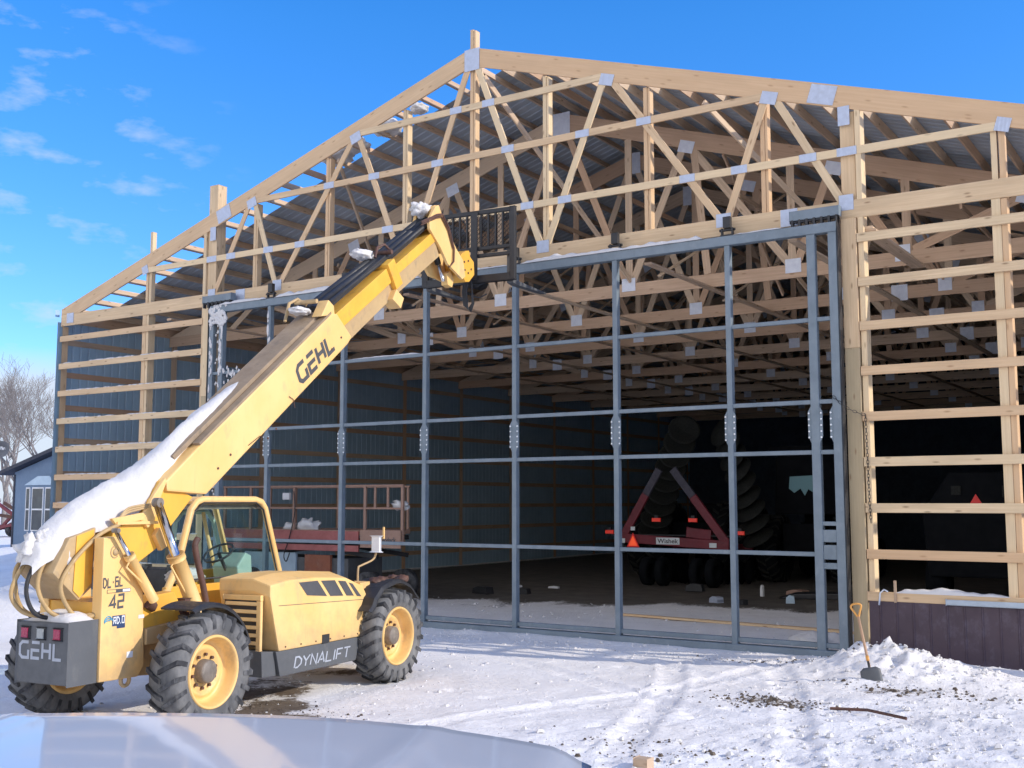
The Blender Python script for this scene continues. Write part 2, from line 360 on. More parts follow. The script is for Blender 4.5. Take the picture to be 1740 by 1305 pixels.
def mth(op,a,b):
    n=nt.nodes.new('ShaderNodeMath'); n.operation=op
    for i,x in enumerate((a,b)):
        if isinstance(x,(int,float)): n.inputs[i].default_value=x
        else: nt.links.new(x,n.inputs[i])
    return n.outputs[0]
# wispy clouds in the left part of the sky and haze bank on the far horizon
cl=tex(nt,scale=17,detail=8,coord='Generated',sc=(1,1,2.6),rough=.55)
rt=V3((math.cos(yaw),math.sin(yaw),0)); left_dir=(fw-rt*.50+V3((0,0,.19))).normalized()
mask=ramp(nt,dotdir(left_dir),.974,.992)
c1=mth('MULTIPLY',ramp(nt,cl,.53,.80),mask)
sp=nt.nodes.new('ShaderNodeSeparateXYZ'); nt.links.new(tc.outputs['Generated'],sp.inputs[0])
hz=tex(nt,scale=3,detail=5,coord='Generated',sc=(1,1,2))
hzz=mth('ADD',sp.outputs[2],mth('MULTIPLY',hz,-.03))
c2=mth('MULTIPLY',ramp(nt,hzz,.110,.080),.95)
cc=mth('MAXIMUM',mth('MULTIPLY',c1,.75),c2)
skyc=mixc(nt,ramp(nt,sp.outputs[2],.40,.10),hs.outputs[0],(.62,.74,.93),'MULTIPLY')
fin=mixc(nt,cc,skyc,(7.2,8.0,9.4))
# unseen cloud bank added behind the camera to fill the barn's shaded front
fill_cloud=mth('MULTIPLY',ramp(nt,dotdir(V3((-.15,-.985,0)).normalized()),.05,.55),ramp(nt,sp.outputs[2],.97,.50))
fill_cloud=mth('MULTIPLY',fill_cloud,ramp(nt,tex(nt,scale=3.5,detail=7,coord='Generated',sc=(1,1,2.4)),.30,.58,.35,1.))
fin=mixc(nt,fill_cloud,fin,(16.5,15.8,15.0)); nt.links.new(fin,bg.inputs[0]); bg.inputs[1].default_value=.1
# ------------------------------------------------------------------ ground
def sm(a,b,x):
    t=min(max((x-a)/(b-a),0),1); return t*t*(3-2*t)
def gz(x,y):
    h=0
    d=math.hypot(x-4,y+5)
    h+=.05*NZ.noise(V3((x*.35,y*.35,3)))
    near=1-sm(18,45,d)
    inside=sm(-.1,.6,y)*(1 if abs(x)<12.1 and y<37 else 0)
    if near>0:
        ch=math.exp(-(((x-9.0)/1.9)**2+((y+5.6)/3.6)**2)) + .8*math.exp(-(((x-7.3)/2.6)**2+((y+7.5)/1.2)**2))
        a=(.006+.028*ch)*(1-.25*inside)
        h+=near*a*(NZ.noise(V3((x*2.6,y*2.6,0)))+.8*abs(NZ.noise(V3((x*6.5,y*6.5,9))))+.45*NZ.noise(V3((x*14,y*14,5))))*1.5
        # shovelled heap beside the jamb post
        r=((x-7.85)/.95)**2+((y+1.5)/.72)**2
        if r<6: h+=.30*math.exp(-r*.8)*(1+.45*NZ.noise(V3((x*5,y*5,2)))+.3*NZ.noise(V3((x*12,y*12,7))))
        r=((x-7.42)/.50)**2+((y+1.25)/.60)**2
        if r<6: h+=.11*math.exp(-r)*(1+.5*NZ.noise(V3((x*7,y*7,2))))
        # windrow at the foot of the door
        h+=.05*math.exp(-((y+.55)/.22)**2)*sm(13,11,abs(x))*(.6+NZ.noise(V3((x*1.3,0,0))))
        # tractor ruts with lug prints and boot prints
        for (ax0,ay0,bx0,by0) in ((9.6,-9.4,6.3,-2.0),(8.0,-9.8,4.9,-2.2),(4.4,-9.5,6.2,-1.2),(9.9,-6.6,3.0,-3.2),(9.7,-4.7,3.4,-1.6)):
            lx,ly=bx0-ax0,by0-ay0; Ln=math.hypot(lx,ly); lx/=Ln; ly/=Ln; t=(x-ax0)*lx+(y-ay0)*ly; s=(x-ax0)*ly-(y-ay0)*lx+.12*math.sin(t*.7)
            if -.5<t<Ln+.5 and abs(s)<.5:
                k=math.exp(-(s/.17)**4)*sm(-.5,.4,t)*sm(Ln+.5,Ln-.4,t)
                h+=k*(-.028+.014*(1 if ((t+abs(s)*.9)%.17)<.085 else 0))+.016*math.exp(-((abs(s)-.22)/.05)**2)*sm(-.5,.4,t)
        # wheel tracks
        for (tx,ty,ux,uy) in ((2.85,-8.8,.11,-.99),(.85,-9.0,.11,-.99)):
            t=(x-tx)*ux+(y-ty)*uy; s=abs((x-tx)*uy-(y-ty)*ux)
            if -4<t<8: h-=.02*math.exp(-(s/.22)**4)
    # drifts on the left
    h+=.75*math.exp(-(((x+7.9)/2.0)**2+((y+3.3)/1.1)**2))*(1+.35*NZ.noise(V3((x*1.6,y*1.6,1)))+.15*NZ.noise(V3((x*6,y*6,1))))
    h+=.75*math.exp(-(((x+24.5)/5.0)**2+((y-9.0)/3.2)**2))
    h+=.35*math.exp(-(((x+17)/2.6)**2+((y-3.5)/2.0)**2))
    # keep the wheel contacts clear
    for cx,cy in ((2.86,-8.66),(.9,-8.88),(2.49,-5.28),(.52,-5.5)):
        r=math.hypot(x-cx,y-cy); k=math.exp(-(r/.45)**4); h=h*(1-k)+(-.015)*k
    return h
def axis(lo,hi,step,far):
    a=[]; x=lo
    while x<=hi+1e-6: a.append(x); x+=step
    s=step; x=hi
    while x<far: s*=1.16; x+=s; a.append(x)
    s=step; x=lo; b=[]
    while x>-far: s*=1.16; x-=s; b.append(x)
    return b[::-1]+a
xs=axis(-3,11.2,.052,1500); ys=axis(-10.5,1.2,.052,1500)
verts=[];dirt=[];flo=[]
brd=random.Random(31); boots=[]
for (bx,by,dx_,dy_) in ((9.5,-3.4,-.62,.12),(6.9,-2.3,-.05,-.62),(9.2,-7.2,-.5,.35),(5.2,-8.2,.3,.55),(7.9,-5.6,-.6,.0)):
    for k in range(9):
        boots.append((bx+dx_*k+brd.uniform(-.08,.08)+(-dy_)*.2*(-1)**k,by+dy_*k+brd.uniform(-.08,.08)+dx_*.2*(-1)**k,dx_,dy_))
def bootz(x,y):
    h=0
    for bx,by,dx_,dy_ in boots:
        if abs(x-bx)<.3 and abs(y-by)<.3:
            L_=math.hypot(dx_,dy_); t=((x-bx)*dx_+(y-by)*dy_)/L_; s_=((x-bx)*dy_-(y-by)*dx_)/L_; q=(t/.15)**2+(s_/.065)**2
            h+=-.030*math.exp(-q*q)+.010*math.exp(-((q-1.6)/.5)**2)
    return h
def dirtf(x,y):
    v=0
    for cx,cy,rx,ry,a,k in ((2.45,-7.3,1.35,.55,-.6,.85),(3.6,-8.3,.9,.25,-.3,.4),(1.5,-6.2,1.2,.5,1.4,.45),(4.8,-4.2,1.8,.12,-.9,.16),(7.9,-6.2,.12,1.5,.5,.18),(7.1,-4.15,.75,.33,0,.62),(8.35,-2.75,.95,.22,.35,.55),(6.4,-1.35,1.3,.25,.1,.45),(7.0,-7.4,.8,.35,.5,.30),(1.6,-5.3,.6,.3,.2,.4),(5.8,-6.6,1.5,.18,.25,.12)):
        c,s=math.cos(a),math.sin(a); dx,dy=x-cx,y-cy; r=((dx*c+dy*s)/rx)**2+((-dx*s+dy*c)/ry)**2
        if r<7: v+=k*math.exp(-r*.8)
    if v<.04: return v
    return v*(1+.7*NZ.noise(V3((x*1.7,y*1.7,4)))) 
for y in ys:
    for x in xs:
        verts.append((x,y,gz(x,y)+(bootz(x,y) if (2<x<10.5 and -10<y<-1) else 0)))
        dirt.append(min(1,dirtf(x,y)) if (-4<x<12 and -11<y<1) else 0.)
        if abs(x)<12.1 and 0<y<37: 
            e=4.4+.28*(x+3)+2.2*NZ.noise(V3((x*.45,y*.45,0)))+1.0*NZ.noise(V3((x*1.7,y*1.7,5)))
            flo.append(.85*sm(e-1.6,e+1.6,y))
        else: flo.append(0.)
nx=len(xs); faces=[(j*nx+i,j*nx+i+1,(j+1)*nx+i+1,(j+1)*nx+i) for j in range(len(ys)-1) for i in range(nx-1)]
me=bpy.data.meshes.new('ground'); me.from_pydata(verts,[],faces); me.polygons.foreach_set('use_smooth',[True]*len(faces))
a=me.attributes.new('dirt','FLOAT','POINT'); a.data.foreach_set('value',dirt); a=me.attributes.new('floor','FLOAT','POINT'); a.data.foreach_set('value',flo)
me.materials.append(M['snow_ground']); go=bpy.data.objects.new('snowy_ground',me); COL.objects.link(go); go['kind']='structure'
# loose crumbs of snow
mb=MB(); rnd=random.Random(9)
def crumb(x,y,r,k):
    c=V3((x,y,gz(x,y)+r*.25)); vs=[]
    for q in range(6):
        a_=q*math.pi/3+rnd.random()*.5; vs.append(c+V3((math.cos(a_),math.sin(a_),-.35))*r*rnd.uniform(.7,1.2))
    ws=[v+(c-v)*.45+V3((0,0,r*rnd.uniform(.35,.75))) for v in vs]
    for i in range(6): mb.face([vs[i],vs[(i+1)%6],ws[(i+1)%6],ws[i]],sm=True)
    mb.face(ws,sm=True)
for k in range(4800):
    z=rnd.random()
    if z<.40: x,y=rnd.gauss(8.9,1.1),rnd.gauss(-5.4,2.0)
    elif z<.55: x,y=rnd.gauss(8.0,.7),rnd.gauss(-1.4,.55)
    elif z<.66: x,y=rnd.uniform(-1,7),rnd.gauss(-1.0,.5)
    elif z<.76: x,y=rnd.uniform(-5,6.6),rnd.uniform(.2,5.5)
    else: x,y=rnd.uniform(.5,9.5),rnd.uniform(-10,-1.0)
    if -.4<y<.1: continue
    crumb(x,y,min(.045,rnd.expovariate(1/.009)+.004),k)
tag(mb.build('snow_crumbs',M['snow'],weld=False),'loose crumbs of shovelled and trampled snow scattered over the yard','snow crumbs',kind='stuff')
mb=MB(); 
for k in range(1500):
    cx,cy,a_,b_=rnd.choice(((7.1,-4.15,.5,.22),(8.35,-2.75,.6,.14),(6.5,-1.35,.9,.15),(2.5,-7.4,.8,.3),(7.2,-7.3,.6,.3),(7.1,-4.15,.3,.15)))
    crumb(rnd.gauss(cx,a_),rnd.gauss(cy,b_),min(.035,rnd.expovariate(1/.007)+.003),k)
tag(mb.build('soil_crumbs',M['soil'],weld=False),'dark crumbs of soil and gravel scattered over the dirty snow patches','soil',kind='stuff')
# ------------------------------------------------------------------ barn
barn=thing('pole_barn','open fronted timber barn under construction with bare gable truss and metal roof','barn',(0,0,0))
W=12.2; SL=.315; ZR=10.75
def one(name,p0,p1,w,h,mat='wood',up=(0,0,1),par=None,bev=.004):
    mb=MB(); mb.beam(p0,p1,w,h,up); return mb.build(name,M[mat],par or barn,bevel=bev,seg=1)
def rz(x): return ZR-SL*abs(x)
def make_truss(name,zc0,zc1,gable):
    """centre-plane y=0..; returns root part"""
    yt=.04
    # root = bottom chord
    mb=MB(); mb.box((-W,0,zc0),(W,yt,zc1)); root=mb.build(name,M['wood' if gable else 'wood_in'],barn,bevel=.004,seg=1)
    hv=.36
    wm='wood' if gable else 'wood_in'
    zoff=0 if gable else -.30   # interior trusses carry the purlins on top
    for s in (-1,1):
        mb=MB(); poly=[(0,ZR+zoff),(s*W,ZR-SL*W+zoff),(s*W,max(ZR-SL*W-hv+zoff,zc1+.002)),(s*(ZR-hv-zc1+zoff)/SL if (ZR-hv-zc1+zoff)/SL<W else s*W,zc1+.002),(0,ZR-hv+zoff)]
        poly=[(0,ZR+zoff),(s*W,ZR-SL*W+zoff),(s*W,zc1+.002)]+([(s*(ZR-hv-zc1+zoff)/SL,zc1+.002)] if (ZR-hv-zc1+zoff)/SL<W-.02 else [])+[(0,ZR-hv+zoff)]
        P=MB(); 
        n=len(poly); A=[V3((x,0,z)) for x,z in poly]; B=[V3((x,yt,z)) for x,z in poly]
        o=random.random()*40; q=random.random()*9
        uvf=lambda p:(o+abs(p.x),q+(rz(p.x)-p.z))
        fa=A if s<0 else A[::-1]; fb=B[::-1] if s<0 else B
        # A ordering: make outward normal -y
        nr=(fa[1]-fa[0]).cross(fa[2]-fa[1])
        if nr.y>0: fa=fa[::-1]; fb=fb[::-1]
        P.face(fa,[uvf(p) for p in fa]); P.face(fb,[uvf(p) for p in fb])
        for i in range(n):
            j=(i+1)%n; f=[A[i],A[j],B[j],B[i]]; P.face(f,[(uvf(p)[0],q+2+p.y) for p in f])
        P.build('top_chord',M[wm],root)
    bn=[1.55,4.95] ; tn=[0,2.85,5.75]
    def zt(x): return rz(x)-hv+zoff
    webs=[((0,),(1.55,))]
    segs=[]
    for s in (-1,1):
        segs+=[((s*.10,zt(.1)),(s*1.50,zc1)),((s*2.78,zt(2.8)),(s*1.63,zc1)),((s*2.95,zt(2.95)),(s*4.88,zc1)),((s*5.68,zt(5.7)),(s*5.02,zc1)),((s*5.85,zt(5.85)),(s*6.85,zc1))]
        if not gable: segs+=[((s*8.9,zt(8.9)),(s*7.1,zc1)),((s*1.56,zt(1.6)),(s*1.56,zc1)),((s*4.93,zt(4.93)),(s*4.93,zc1)),((s*9.0,zt(9.0)),(s*9.9,zc1)),((s*3.0,zt(3)),(s*3.25,zc1)),((s*7.0,zt(7.0)),(s*7.0,zc1))]
    for i,((x0,z0),(x1,z1)) in enumerate(segs):
        mb=MB(); e=.0012*(i%5)+.003; p0=V3((x0,.02,z0+.02)); p1=V3((x1,.02,z1+(.005)))
        mb.beam(p0,p1,.125 if gable else .15,.04-2*e,(0,1,0))
        mb.build('web',M[wm],root,bevel=.003,seg=1)
    plates=[(0,zt(0)+.12,.34,.42,0)]
    for s in (-1,1):
        for x in tn[1:]: plates.append((s*x,zt(x)+.03,.27,.2,s))
        for x in bn: plates.append((s*x,zc1-.03,.25,.22,0))
        plates.append((s*6.92,zc1-.03,.22,.24,0))
        plates.append((s*(6.03),(zc0+zc1)/2,.27,.27,0)); 
        if gable: plates+=[(s*6.6,rz(6.6)-.18,.42,.3,s),(s*9.15,rz(9.15)-.33,.2,.2,s),(s*6.92,rz(6.92)-.48,.18,.30,0),(s*11.85,zc1-.10,.26,.24,0)]
        else: plates+=[(s*8.95,zt(8.95)+.03,.25,.2,s)]
    if gable:
        for (x,z) in [(-2.9,9.6)]: pass
        # ledger rails let into the truss
        for (z,x0,x1) in ((9.6,-2.75,2.75),(8.65,-5.75,5.7),(7.53,-9.1,9.05)):
            xx=x0
            mb=MB(); mb.beam((x0,.0185,z),(x1,.0185,z),.041,.125,(0,0,1)); mb.build('cross_rail',M['wood'],root,bevel=.003,seg=1)
        for z,xs_ in ((9.6,(.37,)),(8.65,(.80,2.36,3.55)),(7.53,(1.22,2.0,4.33,5.23,6.35,6.95))):
            for x in xs_:
                for s in (-1,1): plates.append((s*x,z,.30 if x>6.8 else .27,.13,0))
    for (x,z,a,b,s) in plates:
        mb=MB(); d=V3((1,0,-SL*s)).normalized() if s else V3((1,0,0))
        a*=1 if gable else 1.2; b*=1 if gable else 1.2; mb.beam(V3((x,-.0065,z))-d*a/2,V3((x,-.0065,z))+d*a/2,.004,b,(0,0,1)); mb.build('connector_plate',M['plate' if gable else 'plate_in'],root)
    return root
gt=make_truss('gable_truss',6.49,6.77,True)
# double studs behind the truss
for x in (-5.65,-3.6,-1.6,0,1.6,3.6,5.65):
    top=rz(x)-.37 if x else 11.12
    mb=MB(); mb.box((x-.075,.046,6.60 if x else 6.6),(x-.003,.15,top)); mb.box((x+.003,.052,6.63),(x+.045,.19,top-.02 if x else 11.1))
    mb.build('gable_stud',M['wood'],barn,bevel=.004,seg=1)
tr=make_truss('roof_truss',6.36,6.62,False); tr.location.y=3.3
NT=11
tk=kids(tr)
for k in range(1,NT):
    c=tr.copy(); COL.objects.link(c); c.location.y=3.3*(k+1)
    for ch in tk:
        d=ch.copy(); COL.objects.link(d); d.parent=c
# front posts
def post(x0,x1,y0,y1,z0,z1,mat='wood',low='wood_treated',zj=4.5):
    mb=MB(); mb.box((x0,y0,zj),(x1,y1,z1)); p=mb.build('post',M[mat],barn,bevel=.005,seg=1)
    if low:
        mb=MB(); mb.box((x0+.003,y0+.003,z0),(x1-.003,y1-.003,zj-.001)); mb.build('treated_base',M[low],p,bevel=.005,seg=1)
    return p
post(6.84,7.06,.045,.24,-.1,8.15); post(-7.12,-6.85,.045,.30,-.1,9.20)
# post lower faces come flush with the girts below the truss
for x0,x1 in ((6.84,7.06),(-7.12,-6.85)):
    mb=MB(); mb.box((x0,-.045,4.52),(x1,.042,6.485)); p=mb.build('post_facing',M['wood'],barn,bevel=.004,seg=1)
    mb=MB(); mb.box((x0+.002,-.043,-.1),(x1-.002,.040,4.518)); mb.build('treated_base',M['wood_treated'],p,bevel=.004,seg=1)
for x0,x1 in ((7.075,7.16),(-7.22,-7.135)):
    mb=MB(); mb.box((x0,.003,.85),(x1,.22,8.2)); mb.build('nailer',M['wood'],barn,bevel=.004,seg=1)
for s in (-1,1):
    x=s*9.07
    top=8.42 if s<0 else 7.6
    mb=MB(); mb.box((x-.12,.003,.85 if s>0 else -.05),(x+.0,.15,6.485)); mb.box((x-.10,.046,6.48),(x-.02,.15,rz(9.1)-.37)); mb.build('end_stud',M['wood'],barn,bevel=.004,seg=1)
    mb=MB(); mb.box((x+.004,.010,.85 if s>0 else -.05),(x+.085,.20,6.48)); mb.box((x+.004,.05,6.482),(x+.09,.16,top)); mb.build('end_stud',M['wood'],barn,bevel=.004,seg=1)
for s in (-1,1):
    mb=MB(); mb.box((s*11.86,.003,-.1),(s*12.14,.17,6.485)); mb.build('corner_post',M['wood'],barn,bevel=.005,seg=1)
# front girts
for k in range(9):
    z=6.17-.668*k
    for s in (-1,1):
        if s>0 and k==8: continue
        x0,x1=(7.07,12.16) if s>0 else (-12.16,-7.13)
        mb=MB(); mb.beam((x0,-.0225,z+random.uniform(-.006,.006)),(x1,-.0225,z),.045,.135); mb.build('girt',M['wood'],barn,bevel=.004,seg=1)
        if s<0 and k>0:
            mb=MB(); random.seed(k*3+2); x=x0+.1
            while x<x1-.2:
                L=random.uniform(.1,.5)
                if random.random()<.75: lumps(mb,(x+L/2,-.02,z+.07),(L/2,.03,.018),seed=x,n=6,amp=.5)
                x+=L*.9
            if mb.v: tag(mb.build('snow_ridge',M['snow']),'thin snow lying on the %s left bay girt, beneath the eave'%['first','second','third','fourth','fifth','sixth','seventh','eighth','ninth'][k],'snow','snow lying on the left bay girts')
random.seed(11)
# wainscot and grade board, right bay and left bay
mb=MB(); x=7.08
prof=[(0,0),(.145,0),(.155,-.012),(.168,-.012),(.178,0),(.23,0)]
rows=[]
for k in range(23):
    for dx,dy in prof[:-1]: rows.append([V3((x+dx,-.05+dy,-.15)),V3((x+dx,-.05+dy,.83))])
    x+=.4572/2
mb.grid(rows,sm=False); mb.build('wainscot_panel',M['wainscot'],barn)
mb=MB(); mb.beam((7.06,-.02,.895),(12.16,-.02,.895),.07,.13); mb.build('sill_board',M['wood'],barn,bevel=.004,seg=1)
mb=MB(); mb.box((-12.16,-.05,-.1),(-7.13,-.004,.25)); mb.build('grade_board',M['wood_treated'],barn)
mb=MB(); mb.beam((8.15,-.085,.86),(12.1,-.09,.86),.05,.075); mb.build('drip_trim',M['pvc'],barn,bevel=.01)
# purlins, roof sheets
for s in (-1,1):
    for k in range(20):
        x=.22+.618*k
        if x>12.1: break
        mb=MB(); z=rz(x)-.115; d=V3((s*1,0,-SL)).normalized()
        nrm=V3((s*SL,0,1)).normalized()
        mb.beam((s*x,.045,z),(s*x,36.8,z),.04,.14,nrm); mb.build('purlin',M['wood_in'],barn)
YS=1.15
for s in (-1,1):
    mb=MB(); rows=[]; y=YS
    d=[(0,0),(.17,0),(.19,.02),(.21,.02)]
    while y<37.0:
        for dy,dz in d: rows.append([V3((s*t*12.45,y+dy,ZR-.02-SL*t*12.45+dz)) for t in (0,.25,.5,.75,1)])
        y+=.23
    mb.grid(rows,sm=False,flip=s>0); mb.build('roof_sheet',M['roof_in'],barn)
# side + back walls
for s in (-1,1):
    mb=MB(); y00=.02 if s<0 else 1.6; rows=[]; y=y00; z1=6.9
    for k in range(162 if s<0 else 155):
        for dy,dx in ((0,0),(.085,0),(.10,.02),(.125,.02),(.14,0)):
            rows.append([V3((s*(12.225+dx),y+dy,-.1)),V3((s*(12.225+dx),y+dy,z1))])
        y+=.23
    mb.grid(rows,sm=False); wl=mb.build('wall_sheet',M['sheet'],barn)
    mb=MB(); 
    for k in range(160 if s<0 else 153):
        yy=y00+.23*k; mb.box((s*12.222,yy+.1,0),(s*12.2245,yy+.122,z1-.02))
    mb.build('rib_highlight',M['sheet_light'],wl)  # thin lighter strips paint the highlights along the ribs
    for k in range(8):
        z=.45+.8*k
        mb=MB(); mb.box((s*12.18,.18,z),(s*12.22,36.8,z+.14)); mb.build('side_girt',M['wood_grey' if s<0 else 'wood_in'],barn)
    for k in range(1,12):
        mb=MB(); mb.box((s*11.93,3.3*k+.05,-.1),(s*12.17,3.3*k+.24,6.6)); mb.build('side_post',M['wood_in'],barn,bevel=.005,seg=1)
    mb=MB(); mb.box((s*12.175,.03,6.6),(s*12.215,36.8,6.85)); mb.build('eave_board',M['wood_in'],barn)
    # corner trim and fascia end
    mb=MB(); mb.box((s*12.17,-.055,-.1),(s*12.25,-.047,6.6)); mb.box((s*12.25,-.055,-.1),(s*12.258,.12,6.6)); mb.build('corner_trim',M['sheet'],barn)
    mb=MB(); mb.box((s*12.21,-.02,6.75),(s*12.42,.10,6.92)); mb.build('fascia_end',M['sheet'],barn)
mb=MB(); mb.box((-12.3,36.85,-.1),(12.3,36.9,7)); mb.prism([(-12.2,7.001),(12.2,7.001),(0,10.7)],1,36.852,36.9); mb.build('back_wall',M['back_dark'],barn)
# lateral runners under the chords + gable knee braces
for x,y0 in ((.25,1.0),(3.3,.6),(5.97,.3),(7.2,.10),(-2.0,.6),(-5.2,.1),(-8.4,.1),(9.9,.1)):
    one('lateral_brace',(x,y0,6.34),(x,33.2 if x not in(7.2,) else 3.4,6.34),.14,.038,'wood_in')
for x in (7.2,):
    one('lateral_brace',(x,.10,6.295),(x,3.2,6.295),.23,.04,'wood_in')
for x0,x1,y0,y1 in ((.2,1.6,.1,3.3),(4.6,6.0,.1,3.3),(-3.4,-4.6,.1,3.3),(2.9,4.2,3.35,6.6),(-7.6,-6.4,3.35,6.6)):
    one('knee_brace',(x0,y0,rz(x0)-.5),(x1,y1,6.66),.04,.1,'wood_in')
for k,x in enumerate((-9.9,-6.6,-3.3,3.3,6.6,9.9)):
    for j in (0,2,4,6):
        one('sway_brace',(x+.3,3.35+3.3*j,rz(x)-.75),(x+.3,3.3*j+6.55,6.70),.04,.09,'wood_in')
for x,z in ((-3.9,8.1),(3.9,8.1),(-1.2,8.6),(1.2,8.6),(-5.4,7.7),(5.4,7.7),(-7.9,7.3),(7.9,7.3)):
    one('web_brace',(x,3.36,z),(x,33,z),.04,.09,'wood_in')
for k in range(10):
    for x0 in (-10.4,-4.0,2.2,8.6):
        one('diagonal_brace',(x0,3.36+3.3*k,6.72),(x0+1.5,3.36+3.3*k+3.1,rz(x0+1.5)-.75),.09,.04,'wood_in')
# ------------------------------------------------------------------ steel door frame
YD=-.17
door=thing('door_frame','grey blue steel grid frame of the wide hinged barn door, still without sheeting','door frame',(0,YD,0))
def bar(name,x0,x1,z0,z1,y0=-.05,y1=.05,mat='steel_door',par=door,bev=.006):
    mb=MB(); mb.box((x0,y0,z0),(x1,y1,z1)); return mb.build(name,M[mat],par,bevel=bev,seg=1)
mul=[-4.94,-2.92,-.9,1.08,3.08,5.08]
bar('header',-6.68,6.82,6.27,6.42,-.07,.07); bar('sill',-6.68,6.86,-.06,.10,-.09,.09); bar('sill',-6.6,6.78,.13,.20,-.02,.06)
sx=[-6.66,-6.36]+mul+[6.42,6.75]
for i,x in enumerate(sx):
    w2=.065 if abs(x)>6 else .045
    bar('mullion',x-w2,x+w2,.101,6.268,-.05,.06)
    # bow-string truss behind each mullion meets at mid height: splice plates
for z in (1.48,2.98,3.73,4.97):
    for i in range(len(sx)-1):
        a=.065 if abs(sx[i])>6 else .045; b=.065 if abs(sx[i+1])>6 else .045
        bar('rail',sx[i]+a+.001,sx[i+1]-b-.001,z-.032,z+.032,-.03,.03)
for i,x in enumerate(sx):
    if i in (0,): continue
    for s in (-1,1):
        if i==len(sx)-1 and s>0: continue
        w2=.065 if abs(x)>6 else .045
        mb=MB(); xo=x+s*(w2+.025); mb.prism([(x+s*(w2+.001),3.12),(xo+s*.02,3.22),(xo+s*.02,3.58),(x+s*(w2+.001),3.66)],1,-.045,-.035)
        pl=mb.build('splice_plate',M['steel_door'],door)
        mb=MB()
        for k in range(5): mb.cyl((xo+s*.002,-.045,3.20+k*.09),(xo+s*.002,-.062,3.20+k*.09),.014,8)
        mb.build('bolt',M['bolt'],pl)
# lock plates between the right pair of stiles
for z0,z1 in ((1.27,1.36),(1.41,1.62),(1.66,1.84)):
    bar('lock_plate',6.486,6.684,z0,z1,-.035,-.02)
bar('lock_plate',6.486,6.684,1.90,1.96,-.035,-.02)
for x in mul+[]:
    mb=MB(); mb.box((x-.10,-.05,6.42),(x+.10,.06,6.45)); mb.box((x-.10,-.03,6.45),(x-.075,.03,6.56)); mb.box((x+.075,-.03,6.45),(x+.10,.03,6.56)); mb.cyl((x-.13,0,6.53),(x+.13,0,6.53),.022,10); mb.box((x-.06,-.04,6.56),(x+.06,.04,6.74))
    mb.build('hinge',M['black'],door)
for x0,x1 in ((6.1,6.86),(-6.98,-6.1)):
    bar('hinge_plate',x0,x1,6.52,6.67,-.03,.10)
    mb=MB(); mb.cyl((x0,0,6.50),(x1,0,6.50),.022,10)
    for k in range(7): xx=x0+.04+k*(x1-x0-.08)/6; mb.box((xx-.018,-.035,6.41),(xx+.018,.035,6.53))
    mb.build('hinge',M['black'],door)
# dark weather seal strip at the jambs
bar('seal',6.823,6.838,-.05,6.5,-.06,.10,'black'); bar('seal',-6.76,-6.74,-.05,6.5,-.06,.10,'black')
# snow on header
def snow_strip(name,label,x0,x1,y,z,h,wd,seed,thin=.0):
    n=int((x1-x0)/.05); P=[]
    for i in range(n+1):
        x=x0+(x1-x0)*i/n; e=min(1,min(i,n-i)/3); hh=h*e*max(.12,(.75+.6*NZ.noise(V3((x*1.3,seed,0)))+.5*NZ.noise(V3((x*6,seed,3)))))
        row=[]
        for k in range(9):
            t=math.pi*k/8; row.append(V3((x,y-wd/2*math.cos(t)*(1+.15*NZ.noise(V3((x*5,k,seed)))),z+hh*math.sin(t)**.7)))
        P.append(row)
    mb=MB(); mb.grid(P,flip=True); return tag(mb.build(name,M['snow']),label,'snow')
snow_strip('snow_ridge','snow lying on the door header right of the lifting forks up to the second hinge',1.2,4.7,YD,6.42,.09,.17,1)
snow_strip('snow_ridge','snow patches on the door header near its right end',5.15,6.05,YD,6.42,.035,.15,2)
snow_strip('snow_ridge','thin snow on the door header behind the raised fork carriage',-.8,1.0,YD,6.42,.05,.16,3)
snow_strip('snow_ridge','thick snow on the door header left of the fork carriage',-4.8,-1.0,YD,6.42,.11,.18,4)
snow_strip('snow_ridge','frosted snow on the left end of the door header under the hinge plate',-6.6,-5.0,YD,6.42,.08,.17,5)
# frost plastered on left stiles
mb=MB(); random.seed(5)
for k in range(70):
    z=6.2-abs(random.gauss(0,1.0)); x=random.choice([-6.66,-6.36,-6.36,-4.94])
    lumps(mb,(x+random.uniform(-.04,.04),YD-.055,z),(.025,.012,random.uniform(.03,.10)),seed=k,n=5,amp=.6)
for k in range(60):
    lumps(mb,(random.uniform(-6.7,-6.2),YD-.06,random.uniform(6.0,6.42)),(.05,.02,.05),seed=k,n=5,amp=.6)
for k in range(50):
    lumps(mb,(-6.51+random.uniform(-.05,.08),YD-.0,random.uniform(2.0,6.1)),(.022,.012,.03),seed=k,n=5,amp=.6)
for k in range(24):
    lumps(mb,(random.uniform(-6.3,-5.7),YD-.035,4.97+random.gauss(0,.10)),(.022,.012,.04),seed=k,n=5,amp=.6)
tag(mb.build('frost_snow',M['snow']),'wind blown frost stuck to the left stiles and top corner of the door frame','frost')
snow_strip('snow_ridge','thin snow line on the upper door rail left of the third mullion',-2.8,-1.0,YD,5.0,.03,.05,8)
random.seed(21)
# snow lumps on roof behind the left rafter
for i,(x,y,r,lb) in enumerate(((-4.05,.75,.26,'larger snow lump on the left roof slope behind the rafter, lower'),(-3.55,.8,.2,'snow lump on the left roof slope just above the larger lump'),(-2.75,.85,.22,'snow lump on the left roof slope nearest the ridge'),(-1.95,.9,.13,'smallest snow lump on the left roof slope near the ridge'))):
    mb=MB(); lumps(mb,(x,y,rz(x)+.08),(r*1.5,r*1.3,r*.8),seed=i+3); tag(mb.build('snow_lump',M['snow']),lb,'snow')
snow_strip('snow_ridge','smooth snow on the sill board of the right bay',7.42,9.0,0.02,.955,.07,.16,9)
